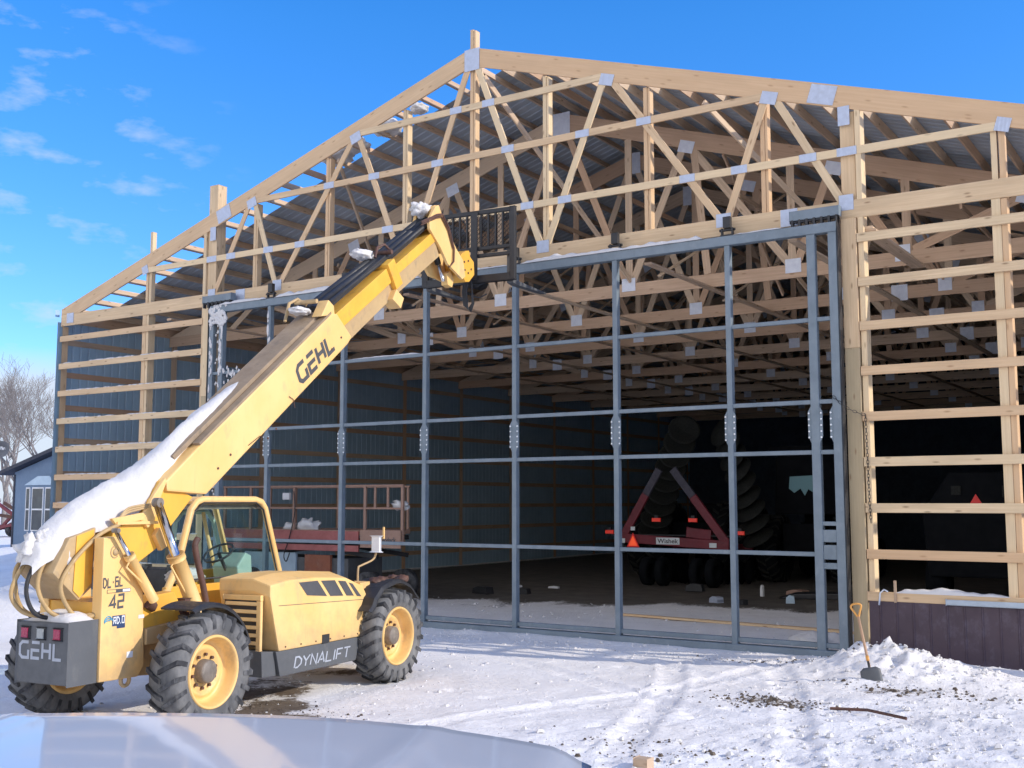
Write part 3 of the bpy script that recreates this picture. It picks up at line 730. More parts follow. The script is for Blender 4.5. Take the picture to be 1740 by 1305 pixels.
# chain
def chain(pts,r=.016,name='chain',label=''):
    mb=MB(); 
    # resample
    P=[V3(p) for p in pts]; seg=.05; out=[]; 
    for a,b in zip(P,P[1:]):
        L=(b-a).length; n=max(1,int(L/seg)); out+=[a.lerp(b,i/n) for i in range(n)]
    out.append(P[-1])
    for i in range(len(out)-1):
        a,b=out[i],out[i+1]; d=(b-a).normalized(); u=d.cross(V3((0,1,0)));
        if u.length<.1:u=d.cross(V3((1,0,0)))
        u.normalize(); w_=d.cross(u); 
        if i%2: u,w_=w_,u
        c=(a+b)/2; mb.tube([c+d*math.cos(t)*.036+u*math.sin(t)*.018 for t in [k*math.pi/4 for k in range(8)]],0.0042,5,closed=True)
    return tag(mb.build(name,M['black']),label,'chain')
chain([(6.70,YD-.06,3.80),(6.78,YD-.07,3.72),(6.92,YD-.03,3.60),(7.06,-.10,3.53),(7.12,-.07,3.52),(7.13,-.065,2.9),(7.14,-.065,2.2),(7.15,-.065,1.95)],label='dark steel chain looped from the door stile to the jamb post and hanging down')
# clamp and peg on the sill board
mb=MB(); mb.tube([(7.24,-.12,.78),(7.26,-.12,.95),(7.31,-.1,1.0),(7.35,-.06,.97)],.014,6); tag(mb.build('clamp',M['bolt']),'small steel clamp gripping the left end of the sill board','clamp')
mb=MB(); mb.box((7.44,-.075,.82),(7.475,-.055,1.13)); tag(mb.build('stake',M['wood_grey']),'short upright stake leaning on the sill board','stake')
# ------------------------------------------------------------------ telehandler
TO=V3((1.88,-8.97,0)); TR=R(6.3026)
th=thing('telehandler','yellow telescopic handler with raised snow covered boom, parked before the barn door','telehandler',TO,TR)
def T(name,mb,mat,par=th,bevel=0,seg=2): return mb.build(name,[M[m] for m in mat] if isinstance(mat,(list,tuple)) else M[mat],par,bevel=bevel,seg=seg)
def pr(poly,v0,v1,mb=None,mi=0):   # polygon in (u,z)
    mb=mb or MB(); return mb.prism(poly,0,v0,v1,mi)
# chassis
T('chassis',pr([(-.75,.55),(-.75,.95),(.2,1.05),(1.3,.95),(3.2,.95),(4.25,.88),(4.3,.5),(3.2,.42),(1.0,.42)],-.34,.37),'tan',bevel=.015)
T('axle',MB().cyl((-.85,.17,.56),(.85,.17,.56),.09,12),'hub'); T('axle',MB().cyl((-.85,3.57,.56),(.85,3.57,.56),.09,12),'hub')
# tow eye
T('tow_eye',MB().tube([(.46,-.33+.055*math.cos(t),.50+.055*math.sin(t)) for t in [k*math.pi/6 for k in range(12)]],.02,8,closed=True),'tan')
# tower plates
tower=[(-.70,.53),(-.70,1.90),(-.53,1.91),(-.17,1.42),(-.12,.62),(-.2,.52)]
tp=T('tower_plate',pr(tower,.37,.50),'yellow',bevel=.012)
T('tower_plate',pr(tower,-.34,-.22),'yellow',bevel=.012)
T('rear_crossmember',pr([(-.68,1.13),(-.68,1.28),(-.2,1.28),(-.2,.9)],-.22,.37),'yellow2')
mb=MB(); mb.tube([(.502,-.56+.05*math.cos(t),1.76+.055*math.sin(t)) for t in [k*math.pi/8 for k in range(4,15)]],.007,6); mb.lathe([(.5,.035),(.51,.035),(.515,.0)],(0,-.55,1.76),0,16); T('pivot_pin',mb,'tan',tp)
# decals on tower
mb=MB(); lettering(mb,'DL-6L',(.5035,-.69,1.42),(0,1,.04),(0,0,1),.25,.088,t=.21); lettering(mb,'42',(.5035,-.60,1.215),(0,1,.05),(0,0,1),.18,.12,t=.2); 
mb.box((.5022,-.64,1.365),(.5035,-.34,1.40)); T('decal',mb,'letter_dark',tp)
mb=MB(); mb.box((.5036,-.635,1.37),(.5042,-.53,1.395)); T('decal_swatch',mb,'yellow',tp)
mb=MB(); mb.box((.5036,-.44,1.37),(.5042,-.345,1.395)); T('decal_swatch',mb,'white',tp)
mb=MB(); mb.box((.5022,-.56,1.045),(.5030,-.395,1.145)); mb.box((.5022,-.50,1.02),(.5032,-.395,1.045)); T('dealer_decal',mb,'blue_logo',tp)
mb=MB(); lettering(mb,'RD.O',(.5036,-.545,1.065),(0,1,.04),(0,0,1),.14,.062,t=.2); T('dealer_letters',mb,'white',tp)
mb=MB(); 
for k in range(3): mb.tube([(.5036,-.61+.055*math.cos(t),1.07+(.075-.02*k)*math.sin(t)) for t in [j*math.pi/8 for j in range(1+k,8)]],.006,4)
T('dealer_emblem',mb,'blue_light',tp)
mb=MB(); mb.box((.5022,-.22,1.09),(.5032,-.145,1.125)); T('warning_decal',mb,'white',tp)
# counterweight
cw=T('counterweight',MB().box((-.22,-1.05,.54),(.47,-.705,1.115)),'grey',bevel=.012)
mb=MB(); lettering(mb,'GEHL',(-.175,-1.0525,.775),(1,0,0),(0,0,1),.56,.145,t=.2); T('maker_letters',mb,'letter_light',cw)
for x,m in ((-.10,'red_lens'),(.11,'clear_lens'),(.33,'red_lens')):
    l=T('tail_light',MB().box((x-.06,-1.066,.95),(x+.06,-1.05,1.07)),'black',cw,bevel=.008); 
    mb=MB().box((x-.046,-1.076,.963),(x+.046,-1.065,1.057)); T('lens',mb,m,cw,bevel=.006)
tag(snow_strip('snow_ridge','x',-.21,.45,0,1.115,.11,.30,12),'snow heap on the telehandler counterweight under the hoses','snow')
o=[x for x in bpy.data.objects if x.get('label')=='snow heap on the telehandler counterweight under the hoses'][0]; 
o.parent=None; o.location=TO+Matrix.Rotation(TR,3,'Z')@V3((0,-.86,0)); o.rotation_euler=(0,0,TR)
# boom: rear weldment
T('boom_heel',pr([(.26,2.47),(.72,2.30),(.34,1.93),(.20,1.76),(-.06,1.62),(-.42,1.86),(-.38,1.97),(-.17,2.05),(.00,2.06),(.08,2.27)],-.12,.30),'yellow2',bevel=.01)
T('boom_web',pr([(.255,2.50),(.275,2.46),(.16,2.22),(.12,2.05),(.03,1.98),(-.05,2.06),(-.40,2.02),(-.46,2.08),(-.02,2.14),(.10,2.32)],.30,.345),'yellow',bevel=.006)
T('boom_gusset',pr([(.18,1.98),(.27,1.97),(.33,1.80),(.22,1.74),(.12,1.90)],.30,.36),'yellow',bevel=.006)
T('boom_tail',pr([(-.60,2.0),(-.62,1.42),(-.78,1.30),(-1.10,1.58),(-.92,1.90)],-.20,.28),'tan',bevel=.012)
mb=MB(); 
for (u,z) in ((-.98,1.50),(-.86,1.395)): mb.cyl((.09,u-.005,z-.01),(.09,u-.02,z-.02),.016,8)
T('boom_tail_side',pr([(-.63,1.98),(-.64,1.46),(-.78,1.33),(-.86,1.40),(-.84,1.92)],.282,.29),'yellow2')
T('boom_bracket',MB().box((.30,-.06,2.03),(.34,.06,2.06)).box((.345,-.40,2.02),(.36,.16,2.05)),'yellow')
# outer boom
ob=T('outer_boom',pr([(.70,2.82),(3.16,4.70),(3.26,4.70),(3.60,4.44),(3.52,4.34),(.88,2.33),(.28,2.36),(.26,2.47)],-.13,.35),'yellow',bevel=.02)
T('boom_lid',pr([(.50,2.70),(3.05,4.64),(3.05,4.70),(.46,2.74)],-.11,.235),'shaded_top',ob,bevel=.006)
T('boom_flange',pr([(.76,2.865),(3.13,4.682),(3.13,4.712),(.74,2.89)],.245,.352),'shaded_top',ob,bevel=.004)  # strip laid on the top edge to carry its painted shade
mb=MB(); a=math.atan2(1.9,2.5); 
d=V3((0,math.cos(a),math.sin(a))); upv=V3((0,-math.sin(a),math.cos(a)))
lettering(mb,'GEHL',V3((.3525,2.52,3.715)),d,upv,.88,.21,t=.25,slant=.12); T('maker_letters',mb,'letter_dark',ob)
T('wear_block',pr([(2.93,4.62),(3.08,4.86),(3.20,4.80),(3.22,4.68)],.18,.34),'yellow',ob,bevel=.01)
mb=MB(); mb.tube([(-.08,2.72,4.55),(-.08,2.80,4.80),(-.06,2.95,4.88),(.05,3.0,4.80)],.022,8); mb.cyl((-.10,2.95,4.83),(.25,2.95,4.83),.03,10); T('hose_guide',mb,'tan',ob)
# inner sections
def alongbox(p0,p1,v0,v1,h,mat,name,par=th,bev=.008):
    """box between (u,z) p0->p1 is the top line, thickness h below"""
    dx,dz=p1[0]-p0[0],p1[1]-p0[1]; L=math.hypot(dx,dz); nx_,nz_=dz/L*h,-dx/L*h
    return T(name,pr([p0,p1,(p1[0]+nx_,p1[1]+nz_),(p0[0]+nx_,p0[1]+nz_)],v0,v1),mat,par,bevel=bev)
mid=alongbox((3.22,4.64),(4.60,5.60),-.09,.28,.22,'yellow2','middle_boom')
alongbox((4.50,5.60),(4.66,5.72),-.13,.32,.40,'yellow2','boom_collar',mid)
T('collar_pad',pr([(4.62,5.12),(4.72,5.28),(4.92,5.18),(4.84,5.02)],.12,.33),'yellow',mid,bevel=.01)
alongbox((3.3,4.42),(4.66,5.40),-.08,.24,.24,'tan','boom_underside',mid)  # tan stands in for shade on the bottom face
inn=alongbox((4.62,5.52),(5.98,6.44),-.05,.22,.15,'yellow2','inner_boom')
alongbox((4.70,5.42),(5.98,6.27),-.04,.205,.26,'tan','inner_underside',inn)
# black hose carrier on top
for i,(p0,p1,v,r) in enumerate((((3.1,4.78),(4.7,5.80),-.02,.05),((3.1,4.76),(4.7,5.78),.08,.05),((3.12,4.74),(4.72,5.76),.17,.035),((4.5,5.62),(6.05,6.68),-.06,.05),((4.5,5.60),(6.05,6.66),.03,.05),((4.52,5.58),(6.0,6.60),.12,.04))):
    T('hose_carrier',MB().tube([(v,p0[0],p0[1]),(v,(p0[0]+p1[0])/2,(p0[1]+p1[1])/2+.01),(v,p1[0],p1[1])],r,8),'black')
alongbox((3.2,4.80),(4.66,5.80),-.11,.20,.07,'black','carrier_tray'); alongbox((4.6,5.68),(6.02,6.66),-.10,.15,.08,'black','carrier_tray')
mb=MB(); mb.cyl((-.12,4.66,5.82),(.28,4.66,5.82),.035,10); mb.tube([(.1,4.5,5.72),(.1,4.55,5.88),(.15,4.66,5.94),(.2,4.75,5.86)],.02,6); T('hose_clamp',mb,'rust')
# gooseneck head
head=[(5.93,6.80),(6.02,6.84),(6.17,6.64),(6.58,6.26),(6.80,6.12),(6.88,5.86),(6.78,5.80),(6.32,5.96),(6.08,6.18),(5.76,6.40),(5.74,6.55)]
hd=T('boom_head',pr(head,.20,.25),'yellow',bevel=.008)
T('head_plate',pr([(5.93,6.80),(6.02,6.84),(6.17,6.64),(6.58,6.26),(6.80,6.12),(6.88,5.86),(6.70,5.78),(6.30,5.80),(6.08,5.98),(5.76,6.36)],-.12,-.07),'yellow',hd,bevel=.008)
T('head_web',pr([(5.95,6.82),(6.03,6.845),(6.19,6.66),(6.58,6.29),(6.55,6.20),(6.1,6.60),(5.92,6.70)],-.07,.20),'yellow',hd)
mb=MB()
for dv,dz in ((.262,0),(.275,.03),(.262,.05)):
    mb.tube([(dv-.04,5.55,6.42+dz),(dv,5.95,6.62+dz),(dv+.01,6.08,6.66+dz),(dv+.01,6.28,6.50+dz),(dv+.01,6.45,6.22+dz*.5),(dv+.01,6.44,6.02),(dv-.03,6.36,5.92)],.012,6)
T('hydraulic_line',mb,'rust',hd)
mb=MB(); mb.cyl((.06,6.20,6.20),(.06,6.33,5.98),.05,12); T('tilt_cylinder',mb,'black',hd)
T('tilt_rod',MB().cyl((.06,6.33,5.98),(.06,6.50,5.74),.028,12),'chrome',hd)
# coupler
T('coupler',pr([(6.72,6.16),(6.80,6.24),(6.93,6.30),(7.02,6.32),(7.06,6.22),(7.18,6.16),(7.20,5.95),(7.02,5.80),(6.90,5.78),(6.78,5.88)],-.06,.24),'yellow2',bevel=.012)
T('coupler_lug',pr([(6.50,5.86),(6.62,5.92),(6.74,5.80),(6.68,5.66),(6.54,5.68)],.0,.12),'yellow',bevel=.01)
mb=MB()
for u,z in ((6.85,6.10),(6.87,5.97),(6.98,6.14),(6.98,5.94),(7.08,6.02)): mb.cyl((.235,u,z),(.25,u,z),.018,8)
T('coupler_pin',mb,'rust')
# fork carriage (separate attachment, still pinned to the handler)
U0=7.42
mb=MB()
for v in (-.84,.84): mb.box((v-.045,U0-.04,5.86),(v+.045,U0+.04,7.08))
mb.box((-.795,U0-.03,7.01),(.795,U0+.03,7.08)); mb.box((-.795,U0-.04,5.86),(.795,U0+.04,5.98)); mb.box((-.795,U0-.03,6.40),(.795,U0+.03,6.46)); mb.box((-.795,U0-.028,6.28),(.795,U0+.028,6.34))
fc=T('fork_carriage',mb,'black',bevel=.008)
mb=MB()
for v in [-.70+.135*k for k in range(12)]: 
    if abs(v-.12)>.05: mb.box((v-.014,U0-.02,6.461),(v+.014,U0+.02,7.009))
T('backrest_bar',mb,'black',fc); 
T('carriage_plate',MB().box((.08,U0-.07,5.90),(.20,U0-.041,7.05)),'black',fc,bevel=.005)
T('carriage_plate',MB().box((-.72,U0-.06,5.99),(-.45,U0-.041,6.45)),'black',fc,bevel=.005)
# expanded mesh behind the bars
mb=MB()
for k in range(-16,30):
    v=-.8+k*.075
    for sgn in (1,-1):
        x0,x1=(v,v+.54) if sgn>0 else (v+.54,v)
        z0,z1=6.465,7.005
        # clip
        def clip(x0,z0,x1,z1):
            pts=[]
            for t in (0,1): pts.append((x0+(x1-x0)*t,z0+(z1-z0)*t))
            t0,t1=0.,1.; dx=x1-x0
            for lim,sg in ((-.79,1),(.79,-1)):
                a_=sg*(x0-lim); b_=sg*(x1-lim)
                if a_<0 and b_<0: return None
                if a_<0: t0=max(t0,a_/(a_-b_))
                if b_<0: t1=min(t1,a_/(a_-b_))
            if t0>=t1: return None
            return (x0+dx*t0,z0+(z1-z0)*t0,x0+dx*t1,z0+(z1-z0)*t1)
        c_=clip(x0,z0,x1,z1)
        if c_: mb.beam((c_[0],U0+.026+.002*sgn,c_[1]),(c_[2],U0+.026+.002*sgn,c_[3]),.004,.012,(0,1,0))
T('mesh_screen',mb,'black',fc)
for v in (-.78,.76):
    mb=MB(); mb.prism([(U0+.041,5.82),(U0+.041,5.92),(U0+.2,5.88),(U0+1.30,5.86),(U0+1.32,5.84),(U0+.2,5.80)],0,v-.06,v+.06); mb.box((v-.06,U0+.042,5.92),(v+.06,U0+.08,6.40)); T('fork',mb,'grey',fc,bevel=.006)
mb=MB()
for k in range(4):
    a_=.05*k; mb.tube([(.0+a_*.5,U0-.12,5.95),(-.03+a_*.5,U0-.14,5.70),(-.01+a_*.5,U0-.13,5.48-.02*k),(.06+a_*.3,U0-.10,5.42-.02*k),(.13+a_*.2,U0-.10,5.50),(.13,U0-.10,5.70),(.10,U0-.08,5.90)],.013,6)
mb.tube([(.12,U0-.10,5.62),(.25,U0-.05,5.60),(.35,U0,5.66)],.012,6)
T('hose_loop',mb,'black',fc)
# lift cylinders
def cylinder(p0,p1,p2,v,r,rr,name='lift_cylinder'):
    c=T(name,MB().cyl((v,*p1),(v,*p2),r,20).cyl((v,p1[0]-(p2[0]-p1[0])*.0,p1[1]),(v,p1[0]+(p2[0]-p1[0])*.08,p1[1]+(p2[1]-p1[1])*.08),r*1.12,20),'yellow')
    T('rod',MB().cyl((v,*p0),(v,*p1),rr,16),'chrome',c); T('rod_eye',MB().cyl((v-.035,*p0),(v+.045,*p0),rr*1.05,14),'hub',c)
    T('feed_pipe',MB().tube([(v-.01,p1[0]+.06-r*.2,p1[1]-.02),(v+.02,p1[0]-r*.9,p1[1]-.12),(v+.02,(p1[0]+p2[0])/2-r*.95,(p1[1]+p2[1])/2-.02),(v+.01,p2[0]-r*.6,p2[1]+.08)],.012,6),'yellow',c)
    return c
cylinder((.03,2.24),(.31,1.70),(.72,.98),.46,.085,.048)
cylinder((-.62,1.97),(-.44,1.73),(-.08,1.26),.565,.05,.022,'slave_cylinder')
T('knuckle',MB().tube([(.5,-.10,1.22),(.5,-.03,1.18),(.46,.02,1.20)],.045,8),'rust')
T('cylinder_mount',pr([(-.14,1.0),(-.14,1.16),(.02,1.30),(.30,1.32),(.46,1.08),(.40,.92),(.1,.88)],.30,.47),'yellow2',bevel=.012)
T('side_bracket',pr([(-.12,.82),(-.12,.98),(.35,1.02),(.45,.82)],.32,.52),'tan',bevel=.01)
mb=MB()
for k in range(5): mb.tube([(.50+.01*k,.32+.03*k,1.18-.02*k),(.54,.38+.02*k,1.02),(.5,.30+.05*k,.90),(.44,.26+.06*k,1.05)],.012,6)
T('valve_hoses',mb,'rust'); T('valve_block',MB().box((.42,.40,1.12),(.52,.50,1.24)),'rust',bevel=.01)
# hoses at the tail
HZ=[[(.05,-.42,2.0),(.02,-.78,1.93),(-.04,-1.10,1.72),(-.10,-1.24,1.42),(-.06,-1.18,1.24),(.02,-1.05,1.17),(.05,-.8,1.16)],
[(.10,-.45,2.0),(.08,-.80,1.92),(.06,-1.10,1.68),(.05,-1.20,1.44),(.07,-1.14,1.23),(.10,-1.0,1.15),(.14,-.8,1.14)],
[(.22,-.36,2.03),(.20,-.70,1.97),(.16,-1.02,1.78),(.14,-1.15,1.48),(.18,-1.04,1.22),(.26,-.86,1.15),(.40,-.68,1.17)],
[(.34,-.36,2.02),(.34,-.62,1.92),(.32,-.90,1.68),(.30,-1.02,1.45),(.32,-.92,1.22),(.36,-.80,1.14),(.42,-.66,1.17)],
[(-.04,-.42,1.98),(-.08,-.76,1.90),(-.16,-1.12,1.66),(-.14,-1.16,1.42),(-.12,-1.10,1.24),(-.06,-.98,1.16),(.0,-.8,1.15)]]
def smooth(P,n=6):
    P=[V3(p) for p in P]; out=[]
    for i in range(len(P)-1):
        p0=P[max(i-1,0)];p1=P[i];p2=P[i+1];p3=P[min(i+2,len(P)-1)]
        for k in range(n):
            t=k/n; out.append(.5*((2*p1)+(p2-p0)*t+(2*p0-5*p1+4*p2-p3)*t*t+(3*p1-p0-3*p2+p3)*t**3))
    out.append(P[-1]); return out
for i,h in enumerate(HZ): T('hydraulic_hose',MB().tube(smooth(h),.021,10),'black' if i==1 else 'hose')
mb=MB(); 
for k in range(3): mb.tube(smooth([(.30,-.40+.02*k,2.03),(.33,-.26,2.13+.02*k),(.34,-.10,2.17+.02*k),(.33,.1,2.20+.01*k)]),.012,6)
T('boom_pipe',mb,'tan')
# engine cover
def loft(profs,mat,name,par=th,bevel=.015):
    mb=MB(); n=len(profs[0]); P=[[V3(p) for p in r] for r in profs]
    for a_,b_ in zip(P,P[1:]):
        for i in range(n):
            j=(i+1)%n; mb.face([a_[i],a_[j],b_[j],b_[i]])
    mb.face(P[0][::-1]); mb.face(P[-1]); return T(name,mb,mat,par,bevel=bevel,seg=2)
side=[(1.44,.60),(3.02,.60),(3.20,1.02),(3.06,1.21),(2.70,1.33),(2.1,1.37),(1.60,1.37),(1.27,1.33),(1.27,1.20)]
def ring(v,k,inset): return [(v,u+(inset if u<2 else -inset),z+k*(1 if z>1.15 else 0)) for u,z in side]
hood=loft([ring(.22,.06,0),ring(.70,.07,0.),ring(.95,0,.0)],'yellow','engine_cover',bevel=.02)
# louvred rear face
gr=T('rear_grille',MB().box((.33,1.245,.66),(.80,1.275,1.16)),'black',hood)
for k in range(6):
    z=.70+.085*k; T('slat',MB().beam((.36,1.235,z),(.82,1.235,z),.03,.038,(0,.3,1)),'yellow',gr)
T('grille_frame',MB().box((.33,1.22,1.165),(.86,1.262,1.22)).box((.80,1.22,.62),(.86,1.262,1.163)),'yellow',hood,bevel=.005)
for q in ([(1.77,1.345),(2.12,1.345),(2.31,1.155),(1.93,1.19)],[(2.19,1.34),(2.46,1.33),(2.64,1.135),(2.38,1.15)],[(2.53,1.32),(2.68,1.305),(2.86,1.12),(2.71,1.13)],[(2.75,1.285),(2.83,1.265),(3.02,1.10),(2.93,1.11)]):
    q=[(u,z-.012) for u,z in q]
    T('vent',pr(q,.949,.955),'letter_dark',hood)
T('fuel_latch',MB().box((.949,2.23,.60),(.956,2.37,.70)),'black',hood)
sk=T('side_skirt',pr([(1.40,.60),(3.04,.596),(2.94,.32),(1.48,.32)],.55,.94),'grey',bevel=.012)
T('skirt_panel',pr([(1.20,.62),(1.42,.598),(1.46,.33),(1.22,.34)],.32,.90),'grey',sk,bevel=.01)
mb=MB(); lettering(mb,'DYNALIFT',(.9425,1.72,.385),(0,1,.0),(0,0,1),1.07,.115,t=.15,slant=.25,gap=.16); T('model_letters',mb,'letter_light',sk)
mb=MB()
for k in range(6): mb.cyl((.951,1.55+.28*k,.64),(.958,1.55+.28*k,.64),.010,6)
T('panel_bolt',mb,'rust',hood)
T('panel_seam',MB().beam((.9515,1.42,1.10),(.9515,3.12,1.045),.003,.006),'letter_dark',hood)
mb=MB()
for u,z in ((1.05,2.62),(1.25,2.78),(3.35,4.40),(3.15,4.22),(2.05,3.12),(1.9,3.0)): mb.cyl((.351,u,z),(.360,u,z),.014,8)
T('boom_bolt',mb,'rust',ob)
mb=MB(); mb.tube([(.36,1.55,2.90),(.362,1.75,3.02),(.36,1.78,2.98)],.005,5); mb.tube([(.36,2.28,3.53),(.362,2.36,3.50),(.36,2.40,3.40)],.005,5); T('boom_scar',mb,'rust',ob)
for (p0,p1) in (((.52,-.30,.70),(.52,-.30,.62)),):
    T('warning_decal',MB().box((.5022,-.36,.72),(.5032,-.28,.78)),'white',tp)
# exhaust
T('exhaust_pipe',MB().tube(smooth([(.50,.76,1.15),(.50,.70,1.35),(.50,.61,1.60),(.50,.56,1.78),(.50,.60,1.86)]),.034,14),'rust')
# fenders
def fender(uc,a0,a1,r,v0,v1,mat,name,nseg=14,rag=0):
    P=[]
    for k in range(nseg+1):
        a=R(a0+(a1-a0)*k/nseg); rr=r+rag*.03*NZ.noise(V3((k*.7,2,uc)))
        P.append((rr,a))
    mb=MB(); rows=[]
    for rr,a in P:
        c,s_=math.cos(a),math.sin(a)
        rows.append([V3((v0,uc+c*rr,.56+s_*rr)),V3((v1-.03,uc+c*rr,.56+s_*rr)),V3((v1,uc+c*(rr-.03),.56+s_*(rr-.03))),V3((v1,uc+c*(rr-.05),.56+s_*(rr-.05))),V3((v1-.03,uc+c*(rr-.02),.56+s_*(rr-.02))),V3((v0,uc+c*(rr-.02),.56+s_*(rr-.02)))])
    mb.grid(rows,closed_v=True,sm=False,caps=True); return T(name,mb,mat)
fender(.17,20,112,.68,.66,1.10,'black','rear_fender'); fender(3.57,38,150,.70,.66,1.14,'black','front_fender',rag=1)
fender(.17,20,112,.68,-1.08,-.66,'black','rear_fender'); fender(3.57,38,150,.70,-1.12,-.66,'black','front_fender')
random.seed(4)
# cab
cabn=[(.86,1.20),(1.06,1.56),(1.24,2.16),(1.33,2.25),(1.42,2.275),(2.36,2.275),(2.48,2.245),(2.55,2.17),(2.86,1.36),(2.86,1.12)]
def loop(v): return [(v,u,z) for u,z in cabn]
cab=T('cab',MB().tube(loop(-.20),.042,10),'yellow')
T('far_pillar',MB().tube(loop(-1.0),.038,8),'yellow',cab)
T('cab_roof',pr([(1.27,2.255),(1.42,2.30),(2.36,2.30),(2.52,2.25),(2.5,2.22),(1.3,2.22)],-.98,-.22),'yellow',cab,bevel=.01)
T('roof_lining',pr([(1.33,2.22),(2.46,2.22),(2.48,2.16),(1.31,2.16)],-.96,-.26),'hub',cab)
T('far_window_frame',MB().tube([(-.96,u,z) for u,z in [(1.75,1.40),(1.80,2.0),(1.92,2.12),(2.36,2.12),(2.48,2.0),(2.70,1.40)]],.03,8),'interior_green',cab)
T('lower_panel',pr([(.84,1.02),(.86,1.30),(2.84,1.30),(2.86,.9),(1.0,.88)],-.24,-.18),'yellow2',cab,bevel=.01)
T('far_panel',pr([(.84,.75),(.92,1.40),(2.84,1.40),(2.86,.75)],-1.02,-.97),'yellow2',cab,bevel=.01)
T('cab_floor',MB().box((-.97,.9,.80),(-.24,2.84,.86)),'black',cab)
gl=[(1.02,1.36),(1.09,1.56),(1.27,2.13),(1.42,2.235),(2.36,2.235),(2.50,2.15),(2.80,1.36)]
for vg in (-.2,-1.0):
    mb=MB(); mb.face([(vg,u,z) for u,z in gl]); T('side_glass',mb,'glass',cab)
mb=MB(); mb.face([(-.97,2.53,2.18),(-.23,2.53,2.18),(-.23,2.84,1.38),(-.97,2.84,1.38)]); T('windscreen',mb,'glass',cab)
mb=MB()
for v in (-.208,): mb.tube([(v+.03,u,z) for u,z in gl],.012,6,closed=True)
T('glass_seal',mb,'black',cab)
T('seat',MB().box((-.80,1.20,1.02),(-.38,1.62,1.16)).box((-.78,1.12,1.16),(-.40,1.22,1.50)),'black',cab,bevel=.03)
T('dash',pr([(2.36,1.0),(2.30,1.45),(2.45,1.62),(2.56,1.58),(2.62,1.0)],-.80,-.40),'interior_green',cab,bevel=.02)
mb=MB(); ctr=V3((-.60,2.18,1.62)); ax_=V3((0,-.55,.83)).normalized(); e1=V3((1,0,0)); e2=ax_.cross(e1)
mb.tube([ctr+(e1*math.cos(t)+e2*math.sin(t))*.19 for t in [k*math.pi/12 for k in range(24)]],.014,8,closed=True); mb.cyl(ctr-ax_*.3+V3((0,.0,0)),ctr,.022,8)
for a_ in (0,2.1,4.2): mb.cyl(ctr,ctr+(e1*math.cos(a_)+e2*math.sin(a_))*.19,.01,6)
T('steering_wheel',mb,'black',cab)
mb=MB(); lumps(mb,(-.32,1.30,1.40),(.10,.30,.09),seed=3); o=T('snow_on_sill',mb,'snow',cab)
mb=MB(); lumps(mb,(-.32,1.9,1.36),(.08,.25,.05),seed=5); 
T('grab_bar',MB().tube([(-.93,2.25,2.12),(-.90,2.30,1.85),(-.86,2.40,1.45)],.025,8),'yellow',cab)
# mirror
mi_=T('mirror',MB().tube(smooth([(.80,3.16,1.26),(.80,3.17,1.42),(.81,3.22,1.45),(.88,3.38,1.52),(.90,3.42,1.62)]),.013,8),'tan')
T('mirror_head',MB().box((.855,3.36,1.61),(1.0,3.40,1.82)),'white',mi_,bevel=.018,seg=3); T('mirror_stub',MB().box((1.0,3.41,1.78),(1.02,3.43,1.93)),'yellow',mi_)
T('front_lamp_bracket',MB().box((.66,3.08,1.16),(.88,3.30,1.24)).box((.84,3.22,1.02),(.88,3.28,1.16)),'yellow',bevel=.01); T('front_lamp',MB().box((.70,3.12,1.02),(.82,3.24,1.158)),'black',bevel=.01)
T('front_frame',pr([(3.9,.45),(3.9,.95),(4.35,.80),(4.38,.45)],-.6,.6),'yellow',bevel=.015)
# wheels
def wheel(uc,sgn):
    vc=sgn*.985; hw=.185; out=sgn
    mb=MB(); c=(vc,uc,.56)
    prof=[(-hw*.85,.36),(-hw,.42),(-hw*1.02,.50),(-hw*.9,.545),(-hw*.5,.565),(0,.57),(hw*.5,.565),(hw*.9,.545),(hw*1.02,.50),(hw,.42),(hw*.85,.36)]
    mb.lathe(prof,c,0,48); 
    # bead inner
    root=bpy.data.objects
    rimo=MB(); f=lambda l:[(sgn*x,r) for x,r in l]
    rimo.lathe(f([(.155,.365),(.175,.358),(.178,.345),(.165,.335),(.14,.325),(.06,.315),(.02,.30),(.01,.27),(.035,.25),(.045,.22),(.02,.205),(.015,.0)]),c,0,48)
    rimo.lathe(f([(-.155,.365),(-.17,.35),(-.15,.32),(0,.30),(.01,.0)]),c,0,32)
    rm=T('wheel',rimo,'rim'); ty=T('tyre',mb,'rubber',rm)
    lg=MB(); n=21
    for k in range(n):
        for sd_ in (-1,1):
            a=2*math.pi*(k+(.5 if sd_>0 else 0))/n
            pts=[(sd_*hw*1.04,.50,a),(sd_*hw*1.0,.575,a+.015),(sd_*hw*.25,.60,a+.15),(-sd_*hw*.06,.60,a+.20)]
            sec=[]
            for (x,r,an) in pts:
                w_=.026
                def pt(rr,da): return V3((vc+x,uc+rr*math.cos(an+da),.56+rr*math.sin(an+da)))
                sec.append([pt(r-.075,-w_/r),pt(r,-w_*.85/r),pt(r,w_*.85/r),pt(r-.075,w_/r)])
            lg.grid(sec,closed_v=True,sm=False,caps=True)
    T('tread_lug',lg,'rubber_dark',rm,)
    hb=MB(); hb.lathe(f([(.01,.12),(.10,.115),(.115,.10),(.118,.0)]),c,0,28); T('hub',hb,'hub',rm)
    bt=MB()
    for k in range(10):
        a=2*math.pi*k/10+.2; p=V3((vc+sgn*.015,uc+.165*math.cos(a),.56+.165*math.sin(a))); bt.cyl(p,p+V3((sgn*.035,0,0)),.017,6)
    T('wheel_bolt',bt,'rust',rm)
    return rm
for uc in (.17,3.57):
    for s in (1,-1): wheel(uc,s)
